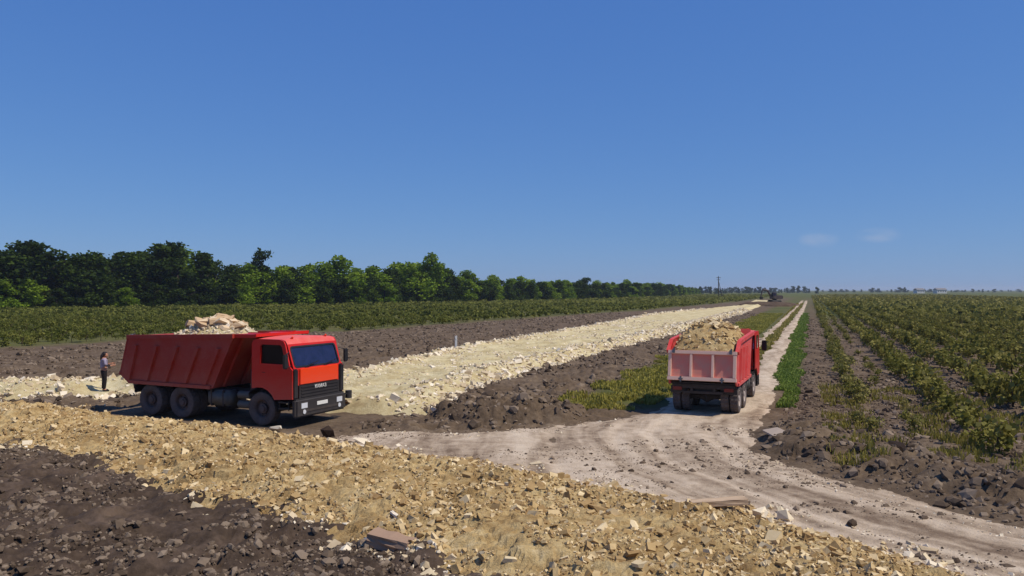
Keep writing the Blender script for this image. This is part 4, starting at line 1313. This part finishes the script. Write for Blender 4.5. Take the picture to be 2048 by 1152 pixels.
BOX_A = dict(side=[(-1.06, 2.92), (-1.98, 1.10), (-5.92, 1.08), (-6.30, 1.34), (-5.88, 2.76)], floor=(-5.92, -2.0),
             ribs=[(-5.50, -5.86), (-4.52, -4.98), (-3.56, -4.10), (-2.62, -3.18), (-1.72, -2.30)], ribz=(2.44, 1.22),
             top=[(-5.9, 2.78), (-1.06, 2.94)], front=((-2.0, 1.12), (-1.08, 2.92)), canopy=(-.18, 2.94), gate=((-6.28, 1.34), (-5.88, 2.72)))
BOX_B = dict(side=[(-1.30, 2.86), (-2.0, 1.10), (-5.75, 1.08), (-6.04, 1.26), (-5.86, 2.34), (-5.35, 2.70), (-4.9, 2.74)], floor=(-5.75, -2.0),
             ribs=[(-5.0, -5.2), (-4.1, -4.4), (-3.2, -3.55), (-2.3, -2.75)], ribz=(2.42, 1.22),
             top=[(-5.88, 2.36), (-5.35, 2.72), (-4.9, 2.76), (-1.3, 2.88)], front=((-2.0, 1.12), (-1.32, 2.98)), gate=((-6.05, 1.26), (-5.86, 2.34)))
truckA = build_truck('dump_truck', 'dark red dump truck with bright orange red cab, facing right beside the yellow gravel', (TRUCK_A.x, TRUCK_A.y, .0), R(TA_ANG),
                     dict(cab='cab_red', front='cab_orange', body='body_red', gate='body_red', canopy_mat='cab_red', rim='rim', lettering='КАМАЗ', box=BOX_A, size=(1.045, 1.03, 1.0)))
truckB = build_truck('dump_truck', 'faded red dump truck seen from behind, driving away on the dirt track', (TRUCK_B.x, TRUCK_B.y, .03), R(90 - TB_HEAD),
                     dict(cab='cab_red', front='cab_red', body='body_faded', gate='gate_faded_lit', rail='gate_rail', canopy_mat='cab_red', rim='rim_pale', lettering='КАМАЗ', box=BOX_B, size=(.95, .94, .95)))

# loads of stone heaped in the trucks
def load(truck, name, label, bx0, bx1, hfun, mat, joined_mat, stone_mat, nst, seed, ssz, nsm=900):
    L = empty(name, truck.location, truck.rotation_euler.z); L.scale = truck.scale
    nx, ny = 60, 32
    xg, yg = np.meshgrid(np.linspace(bx0, bx1, nx), np.linspace(-1.21, 1.21, ny))
    zg = hfun(xg, yg)
    rim = np.minimum(np.minimum(xg - bx0, bx1 - xg) / .12, (1.21 - np.abs(yg)) / .08)
    zg = np.maximum(zg + .07 * fbm(xg / .35, yg / .35, 3, seed), 1.2)
    zg = np.where(rim < .01, np.maximum(1.3, 1.12 + (xg + 2.0) * 2.75 + .12), zg)
    me = mesh_np('rubble_heap', np.stack([xg, yg, zg], -1).reshape(-1, 3), grid_faces(nx, ny), True)
    link('rubble_heap', me, mat, L)
    rg = np.random.default_rng(seed)
    n = nsm
    x = rg.uniform(bx0 + .1, bx1 - .1, n); y = rg.uniform(-1.12, 1.12, n)
    s_ = .03 + .07 * rg.uniform(0, 1, n) ** 2
    joined_stones('small_rubble', np.stack([x, y, hfun(x, y) + s_ * .2], -1), s_, joined_mat, L, rg)
    ms = stone_meshes(name + '_stone', stone_mat, 8, seed, slab=True)
    x = rg.uniform(bx0 + .3, bx1 - .3, nst * 4); y = rg.uniform(-1.0, 1.0, nst * 4)
    z = hfun(x, y); top = np.argsort(-z + rg.uniform(0, .25, nst * 4))[:nst]
    x, y, z = x[top], y[top], z[top]
    place_stones('stone', ms, np.stack([x, y, z + .03], -1), ssz * rg.uniform(.6, 1.5, nst), L, rg)
    tag(L, label, 'stone load')
def hA(x, y):
    e = ((x + 3.0) / 1.75) ** 2; w = 1 - .55 * (np.abs(y) / 1.25) ** 2
    slope = np.clip((x + 1.45) / -.5, 0, 1)
    return 2.15 + 1.22 * np.exp(-e) * w * (.35 + .65 * slope) - .35 * sstep(-4.3, -5.8, x)
load(truckA, 'limestone_load', 'pale limestone slabs heaped high in the dark red truck on the left', -5.75, -1.62, hA, M['lime'], M['lstone_joined'], M['loadstone'], 44, 61, .21)
def hB(x, y):
    e = ((x + 3.7) / 1.75) ** 2; w = 1 - .55 * (np.abs(y) / 1.25) ** 2
    return 2.37 + 1.0 * np.exp(-e) * w - .12 * sstep(.9, 1.2, np.abs(y)) - .18 * sstep(-5.4, -5.8, x)
load(truckB, 'gravel_load', 'yellowish rubble heaped in the faded red truck on the track', -5.88, -1.6, hB, M['gravel'], M['gstone_joined'], M['gstone'], 22, 62, .10, 420)

# ------------------------------------------------------------------ people
M['skin'] = m_flat('skin', srgb(176, 124, 98), .6)
M['hair'] = m_flat('dark_hair', srgb(34, 26, 28), .7)
M['shirt'] = m_flat('lilac_grey_shirt', srgb(150, 140, 158), .9)
M['trousers'] = m_flat('black_trousers', srgb(30, 25, 26), .9)
M['shoe'] = m_flat('black_shoe', srgb(26, 24, 24), .7)
M['shirt_white'] = m_flat('pale_shirt', srgb(214, 212, 216), .9)
M['bag'] = m_flat('dark_bag', srgb(34, 28, 38), .8)

def skin_mesh(name, chains, sub=2):
    """chains of (x, y, z, radius); chains join where they share a first point"""
    vs_, rad, ed = [], [], []
    idx = {}
    def vid(p):
        k = tuple(round(c, 4) for c in p[:3])
        if k not in idx:
            idx[k] = len(vs_); vs_.append(p[:3]); rad.append(p[3])
        return idx[k]
    for ch in chains:
        ids = [vid(p) for p in ch]
        for a, b in zip(ids[:-1], ids[1:]): ed.append((a, b))
    me = bpy.data.meshes.new(name); me.from_pydata(vs_, ed, [])
    o = bpy.data.objects.new(name, me); COL.objects.link(o)
    md = o.modifiers.new('skin', 'SKIN')
    for i, sv in enumerate(me.skin_vertices[0].data):
        rr = rad[i]; sv.radius = (rr, rr) if not isinstance(rr, tuple) else rr
        sv.use_root = (i == 0)
    md.use_smooth_shade = True
    sb = o.modifiers.new('sub', 'SUBSURF'); sb.levels = sub; sb.render_levels = sub
    bpy.context.view_layer.update()
    out = bpy.data.meshes.new_from_object(o.evaluated_get(bpy.context.evaluated_depsgraph_get()))
    bpy.data.objects.remove(o); bpy.data.meshes.remove(me)
    for p in out.polygons: p.use_smooth = True
    return out

def hand(wrist, d, side, bend):
    """finger chains from a wrist, pointing along d"""
    d = Vector(d).normalized(); w = Vector(wrist[:3])
    s = Vector(side).normalized(); b = Vector(bend).normalized()
    palm = w + d * .075
    out = [[wrist, (*palm, .028)]]
    for k, (off, ln) in enumerate(((-.030, .066), (-.010, .078), (.011, .074), (.030, .058))):
        a = palm + s * off + d * .02
        m1 = a + d * ln * .5 + b * ln * .12
        e = m1 + d * ln * .35 + b * ln * .42
        out.append([(*palm, .028), (*a, .010), (*m1, .009), (*e, .007)])
    t0 = w + d * .03 - s * .035
    t1 = t0 - s * .02 + d * .035 + b * .01
    out.append([wrist, (*t0, .012), (*t1, .010), (*(t1 + d * .03 + b * .012), .008)])
    return out

def head_mesh():
    bm = bmesh.new()
    bmesh.ops.create_uvsphere(bm, u_segments=24, v_segments=18, radius=1)
    for v in bm.verts:
        x, y, z = v.co
        w = .076 * (1 - .22 * max(0, -z) ** 1.5)
        v.co = Vector((x * .094 * (1 - .12 * max(0, -z)) + (.010 if x > .3 and z < -.3 else 0), y * w, z * .118))
        if x > .85 and abs(y) < .3 and -.35 < z < .1: v.co.x += .016 * (1 - abs(y) / .3)      # nose
        if x > .7 and abs(z - .05) < .12 and .25 < abs(y) < .6: v.co.x -= .008                 # eye sockets
        if x > .7 and -.62 < z < -.45 and abs(y) < .35: v.co.x += .004                         # lips
    for s in (-1, 1):
        bmesh.ops.create_uvsphere(bm, u_segments=8, v_segments=6, radius=1, matrix=Matrix.Translation((0.0, s * .077, 0)) @ Matrix.Diagonal((.020, .009, .032, 1)))
    return bm_mesh(bm, 'head', True)

def hair_mesh():
    bm = bmesh.new()
    bmesh.ops.create_uvsphere(bm, u_segments=24, v_segments=16, radius=1)
    kill = [v for v in bm.verts if (v.co.x > .35 and v.co.z < .42) or v.co.z < -.55]
    bmesh.ops.delete(bm, geom=kill, context='VERTS')
    for v in bm.verts: v.co = Vector((v.co.x * .104 - .006, v.co.y * .087, v.co.z * .128 + .006))
    bmesh.ops.solidify(bm, geom=bm.faces[:], thickness=.012)
    return bm_mesh(bm, 'hair', True)

def merge(meshes, name):
    bm = bmesh.new()
    for m_, mt in meshes:
        t_ = m_.copy(); t_.transform(mt); bm.from_mesh(t_); bpy.data.meshes.remove(t_)
    return bm_mesh(bm, name, True)

def build_person(loc, rz, label):
    H = 1.66
    T = empty('person', loc, rz); tag(T, label, 'person'); T.scale = (1.15, 1.22, 1.0)
    hip = (0, 0, .93, .13)
    sh = 1.38
    body = [[hip, (0, 0, 1.12, .115), (.0, 0, 1.28, .13), (0, 0, sh, .10), (.012, 0, 1.45, .05), (.03, 0, 1.54, .055)]]
    for s in (-1, 1):
        body.append([hip, (0, s * .09, .86, .085), (.02, s * .10, .48, .058), (-.01, s * .105, .10, .040), (.06, s * .11, .045, .042), (.15, s * .115, .03, .030)])
        elbow = (.02, s * .235, 1.10, .036)
        wrist = (.24, s * .14, 1.10 + (.06 if s > 0 else 0), .025)
        body.append([(0, 0, sh, .10), (0, s * .165, sh - .02, .052), elbow, wrist])
        body += hand(wrist, (.9, -s * .3, .1), (0, .2 * s, 1), (.1, -s, 0))
    bmsh = skin_mesh('body', body)
    m2 = merge([(bmsh, Matrix.Identity(4)), (head_mesh(), Matrix.Translation((.035, 0, 1.545)))], 'body')
    m2.materials.append(M['skin']); link('body', m2, None, T)
    shirt = [[(0, 0, .90, .145), (0, 0, 1.12, .135), (0, 0, 1.28, .145), (0, 0, sh, .112), (.008, 0, 1.44, .062)]]
    for s in (-1, 1):
        shirt.append([(0, 0, sh, .112), (0, s * .165, sh - .02, .066), (.02, s * .235, 1.12, .050)])
    sm = skin_mesh('shirt', shirt); sm.materials.append(M['shirt']); link('shirt', sm, None, T)
    for s in (-1, 1):
        fore = skin_mesh('sleeve', [[(.015, s * .232, 1.135, .050), (.02, s * .235, 1.10, .047), (.19, s * .165, 1.10 + (.045 if s > 0 else 0), .036)]])
        fore.materials.append(M['bag']); link('sleeve', fore, None, T)
    tro = [[(0, 0, .95, .135), (0, 0, .88, .13)]]
    for s in (-1, 1):
        tro.append([(0, 0, .88, .13), (0, s * .095, .80, .100), (.02, s * .102, .48, .075), (-.01, s * .107, .09, .062)])
    tm = skin_mesh('trousers', tro); tm.materials.append(M['trousers']); link('trousers', tm, None, T)
    for s in (-1, 1):
        f = skin_mesh('shoe', [[(-.04, s * .107, .045, .047), (.06, s * .112, .042, .047), (.17, s * .118, .035, .036)]]); f.materials.append(M['shoe']); link('shoe', f, None, T)
    hm = hair_mesh(); hm.materials.append(M['hair']); o = link('hair', hm, None, T); o.location = (.030, 0, 1.56)
    # long hair falling on the shoulders behind
    hl = skin_mesh('hair', [[(-.03, 0, 1.60, .075), (-.06, 0, 1.50, .070), (-.085, 0, 1.40, .050), (-.09, 0, 1.30, .020)]]); hl.materials.append(M['hair']); link('hair', hl, None, T)
    return T
build_person((PERSON[0], PERSON[1], float(surf_h(np.array([PERSON[0]]), np.array([PERSON[1]]))[0])), R(35),
             'person in a lilac grey top and black trousers standing behind the red truck')

def build_driver(truck, label):
    T = empty('person', truck.matrix_world.translation if False else truck.location, truck.rotation_euler.z); tag(T, label, 'person'); T.location.z += .0
    ox, oy, oz = .18, .55, 1.88
    pt = lambda x, y, z, r_: (ox + x, oy + y, oz + z, r_)
    hip = pt(0, 0, .06, .12)
    body = [[hip, pt(-.02, 0, .25, .115), pt(-.02, 0, .42, .11), pt(0, 0, .50, .05), pt(.02, 0, .56, .05)]]
    for s in (-1, 1):
        body.append([hip, pt(.10, s * .1, .04, .08), pt(.45, s * .13, .06, .06), pt(.52, s * .13, -.30, .045), pt(.60, s * .13, -.36, .035)])
        el = pt(.15, s * .25, .20, .036); wr = pt(.48, s * .17, .22, .026)
        body.append([pt(-.02, 0, .42, .11), pt(-.01, s * .17, .40, .052), el, wr])
        body += hand(wr, (1, -s * .1, .2), (0, s, .2), (.4, 0, -1))
    bmsh = skin_mesh('body', body)
    m2 = merge([(bmsh, Matrix.Identity(4)), (head_mesh(), Matrix.Translation((ox + .03, oy, oz + .60)))], 'body')
    m2.materials.append(M['skin']); link('body', m2, None, T)
    sh = [[pt(0, 0, .06, .14), pt(-.02, 0, .25, .13), pt(-.02, 0, .42, .12), pt(0, 0, .49, .06)]]
    for s in (-1, 1):
        sh.append([pt(-.02, 0, .42, .12), pt(-.01, s * .17, .40, .065), pt(.15, s * .25, .20, .05), pt(.26, s * .22, .207, .045)])
    sm = skin_mesh('shirt', sh); sm.materials.append(M['shirt_white']); link('shirt', sm, None, T)
    tr = [[pt(0, 0, .04, .125), pt(.01, 0, .03, .12)]]
    for s in (-1, 1): tr.append([pt(.01, 0, .03, .12), pt(.10, s * .1, .03, .09), pt(.46, s * .13, .05, .07), pt(.52, s * .13, -.28, .055)])
    tm = skin_mesh('trousers', tr); tm.materials.append(M['trousers']); link('trousers', tm, None, T)
    hm = hair_mesh(); hm.materials.append(M['hair']); o = link('hair', hm, None, T); o.location = (ox + .025, oy, oz + .615)
build_driver(truckA, 'driver in a pale shirt behind the windscreen of the orange red cab')

# papers lying behind the windscreen
pp = bxs('paper_sheet', M['white'], None, [((0, 0, .004), (.21, .30, .004), Matrix.Rotation(R(12), 4, 'Z'))])
cabw = Matrix.Translation(truckA.location) @ Matrix.Rotation(truckA.rotation_euler.z, 4, 'Z')
pp.matrix_world = cabw @ Matrix.Translation((1.10, -.62, 1.901))
tag(pp, 'white paper lying on the dashboard of the orange red cab', 'paper')

# ------------------------------------------------------------------ small things
def zat(x, y): return float(surf_h(np.array([x]), np.array([y]))[0])
def m_wood(name, lo, hi):
    t = NT(name); mp = t.n.new('ShaderNodeMapping'); mp.inputs['Scale'].default_value = (1.2, 14, 14)
    t.l.new(t.obj(), mp.inputs[0]); n = t.noise(mp.outputs[0], 2.2, 5, .6, .5)
    t.bump(n, .4, .01)
    return t.done(t.ramp(n, [(.3, lo), (.7, hi)]), .85, .2)
M['wood'] = m_wood('weathered_wood', srgb(150, 124, 98), srgb(206, 180, 150))
def beam(name, px, py, L_, w, h, yaw, tilt, label, cat, z0=0.0, mat='wood', seed=1, jit=.008):
    bm = bmesh.new(); box(bm, (0, 0, h / 2), (L_, w, h))
    bmesh.ops.subdivide_edges(bm, edges=bm.edges[:], cuts=3, use_grid_fill=True)
    rr = random.Random(seed)
    for v in bm.verts: v.co += Vector((rr.uniform(-1, 1) * jit, rr.uniform(-1, 1) * jit, rr.uniform(-1, 1) * jit * .8))
    me = bm_mesh(bm, name); me.materials.append(M[mat])
    o = link(name, me); x, y = P(px, py, .2)
    o.location = (x, y, zat(x, y) + z0); o.rotation_euler = (0, R(tilt), R(yaw))
    return tag(o, label, cat)
beam('stone_block', 782, 1074, .78, .36, .21, -21, 8, 'squared pale block lying on the lower edge of the yellow bank', 'block', -.03, 'blockstone', 3, .022)
beam('wooden_plank', 1437, 1010, 1.10, .24, .11, 2, -3, 'weathered plank lying where the yellow bank meets the dirt track', 'plank', .10, 'wood', 4)
beam('wood_scrap', 1402, 996, .30, .12, .06, -20, 4, 'short broken piece of wood just left behind the plank', 'wood', .03, 'wood', 5)
beam('stone_splinter', 790, 1030, .26, .06, .05, -50, 10, 'thin pale sliver of stone just above the squared block', 'stone', .03, 'lstone', 6)

def lump(name, px, py, s, mat, label, cat, seed, z0=.0):
    me = (clod_meshes if 'clod' in mat else stone_meshes)(name, M[mat], 2, seed)[1]
    o = link(name, me); x, y = P(px, py)
    o.location = (x, y, zat(x, y) + s[2] * .35 + z0); o.scale = s; o.rotation_euler = (0.1, .1, seed)
    tag(o, label, cat)
lump('boulder', 655, 872, (.30, .26, .34), 'darkclod', 'dark lump of earth in front of the truck bumper', 'clod', 71)
lump('white_stone', 552, 862, (.20, .14, .13), 'lstone', 'white stone lying against the front wheel of the dark red truck', 'stone', 72, .05)
lump('boulder', 1783, 915, (.46, .4, .42), 'darkclod', 'big dark clod on the earth bank before the vine rows', 'clod', 73)
lump('flat_stone', 1552, 888, (.42, .34, .10), 'greystone', 'flat pale grey stone at the corner of the earth bank beside the track', 'stone', 74)
lump('white_stone', 722, 886, (.26, .17, .14), 'lstone', 'pale stone slab on the ground right of the truck bumper', 'stone', 75)
lump('dirt_clod', 1703, 1052, (.12, .10, .13), 'clod', 'small dark clod on the near edge of the dirt track', 'clod', 76)

# white stakes
def stake(px, py, h, w, label, cap=True):
    x, y = P(px, py)
    T = empty('marker_stake', (x, y, zat(x, y) - .05)); tag(T, label, 'stake')
    def fn(bm):
        vs_ = box(bm, (0, 0, h / 2), (w, w, h))
        for v in vs_:
            if v.co.z > h * .9: v.co.z += (.03 if v.co.x > 0 else -.02)
        bev(bm, .008)
    part('post', M['white'], T, fn)
    bxs('nail_plate', M['white'], T, [((0, -w / 2 - .006, h * .82), (w * .7, .01, .12))], .002)
stake(912, 699, 1.12, .16, 'white wooden stake in the bare soil left of the pale road')
stake(583, 612, 1.5, .45, 'small white post at the foot of the windbreak, behind the red cab')

# power pole on the skyline
def pole(px, Y, h):
    x = (px - CX) / FPX * Y
    T = empty('power_pole', (x, Y, 0)); tag(T, 'thin dark power pole with a crossarm on the skyline left of the track', 'pole')
    part('post', M['bark'], T, lambda bm: tube(bm, [(0, 0, -.3), (0, 0, h)], [.30, .2], 8))
    part('strut', M['bark'], T, lambda bm: tube(bm, [(2.3, 0, -.3), (.1, 0, h * .75)], [.24, .16], 8))
    bxs('crossarm', M['bark'], T, [((0, 0, h - .9), (2.6, .22, .26)), ((0, 0, h - 2.1), (2.0, .2, .24))])
    for dx in (-1.1, 1.1):
        part('insulator', M['white'], T, lambda bm: tube(bm, [(dx, 0, h - .78), (dx, 0, h - .4)], [.09, .06], 6))
pole(1437, 460, 12.4)

# pale farm houses on the right skyline
M['plaster'] = m_flat('pale_plaster', srgb(206, 204, 198), .9)
M['roof'] = m_flat('grey_roof', srgb(120, 116, 116), .8)
def house(px, Y, w, d, h, label):
    x = (px - CX) / FPX * Y
    T = empty('farm_house', (x, Y, 0), R(8)); tag(T, label, 'house')
    part('wall', M['plaster'], T, lambda bm: box(bm, (0, 0, h / 2), (w, d, h)))
    def roof(bm):
        a = [bm.verts.new((sx * (w / 2 + .4), sy * (d / 2 + .5), h + .01)) for sx, sy in ((-1, -1), (1, -1), (1, 1), (-1, 1))]
        b = [bm.verts.new((sx * (w / 2 + .4), 0, h + d * .3)) for sx in (-1, 1)]
        for f in ((a[0], a[1], b[1], b[0]), (a[2], a[3], b[0], b[1]), (a[1], a[2], b[1]), (a[3], a[0], b[0]), (a[0], a[3], a[2], a[1])): bm.faces.new(f)
    part('roof', M['roof'], T, roof)
    for i in range(4):
        xx = -w * .36 + w * .24 * i
        wd = bxs('window', M['dark'], T, [((xx, -d / 2 - .02, h * .55), (w * .09, .08, h * .34))])
house(1838, 1080, 11, 8, 4.5, 'small pale house on the right skyline, left of its neighbour')
house(1880, 1050, 14, 8, 4.6, 'longer pale house furthest right on the skyline')

# excavator at the far end of the pale road
def excavator(px, Y, label):
    x = (px - CX) / FPX * Y
    T = empty('excavator', (x, Y, .3), R(200)); tag(T, label, 'excavator')
    Mx = M['dark']
    for s in (-1, 1):
        def trk(bm, s=s):
            box(bm, (0, s * 1.15, .45), (3.9, .55, .85)); bev(bm, .3, 3)
        part('track', M['plastic'], T, trk)
    part('undercarriage', Mx, T, lambda bm: (box(bm, (0, 0, .6), (2.2, 1.9, .5)), tube(bm, [(0, 0, .8), (0, 0, 1.15)], [.7, .7], 16)))
    part('house', M['rim'], T, lambda bm: (box(bm, (-.6, 0, 1.75), (3.2, 2.6, 1.2)), bev(bm, .1)))
    cb_ = part('cab', M['rim'], T, lambda bm: (box(bm, (.75, .75, 2.35), (1.5, 1.0, 1.9)), bev(bm, .12)))
    bxs('window', M['glass'], cb_, [((1.51, .75, 2.55), (.02, .8, 1.1)), ((.8, 1.26, 2.6), (1.1, .02, .9))])
    part('counterweight', Mx, T, lambda bm: (box(bm, (-2.2, 0, 1.7), (.6, 2.5, 1.0)), bev(bm, .15)))
    part('boom', M['rim'], T, lambda bm: tube(bm, [(.9, -.2, 1.6), (2.6, -.2, 3.9), (4.6, -.2, 4.3)], [.34, .38, .24], 6))
    part('stick', M['rim'], T, lambda bm: tube(bm, [(4.3, -.2, 4.6), (5.3, -.2, 1.9)], [.25, .18], 6))
    def bucket(bm):
        box(bm, (5.0, -.2, 1.45), (.9, 1.1, .8)); bev(bm, .15)
    part('bucket', Mx, T, bucket)
excavator(1549, 262, 'dark excavator working at the far end of the pale limestone road')

# small soil heap dug beside the machine
def heap(px, Y, w, d, h, label, seed):
    x = (px - CX) / FPX * Y
    n = 28; g = np.linspace(-1.15, 1.15, n); hx, hy = np.meshgrid(g, g)
    rr = 1 - (hx ** 2 + hy ** 2) * (1 + .3 * fbm(hx * 2, hy * 2, 3, seed))
    z = np.where(rr > 0, h * np.sqrt(np.clip(rr, 0, 1)) * (1 + .3 * fbm(hx * 4, hy * 4, 3, seed + 1)), -.3)
    me = mesh_np('soil_heap', np.stack([hx * w / 2, hy * d / 2, z], -1).reshape(-1, 3), grid_faces(n, n), True)
    o = link('soil_heap', me, M['heap']); o.location = (x, Y, 0)
    tag(o, label, 'soil heap')
heap(1535, 225, 17, 6, 1.1, 'long low dark heap of soil below the excavator', 91)
heap(1558, 215, 8, 5, .9, 'short dark heap of soil at the right end of the excavated strip', 92)

# ------------------------------------------------------------------ air
t = bpy.data.materials.new('haze'); t.use_nodes = True
t.node_tree.nodes.clear()
ho = t.node_tree.nodes.new('ShaderNodeOutputMaterial'); hv = t.node_tree.nodes.new('ShaderNodeVolumePrincipled')
hv.inputs['Color'].default_value = (.80, .88, 1.0, 1)
hv.inputs['Density'].default_value = .00014
hv.inputs['Anisotropy'].default_value = .2
t.node_tree.links.new(hv.outputs[0], ho.inputs['Volume'])
bm = bmesh.new(); box(bm, (0, 0, 13.5), (19600, 19600, 32))
hz = bm_mesh(bm, 'haze'); hz.materials.append(t)
tag(link('haze', hz), 'thin blue summer haze lying over the plain', 'haze', kind='stuff')
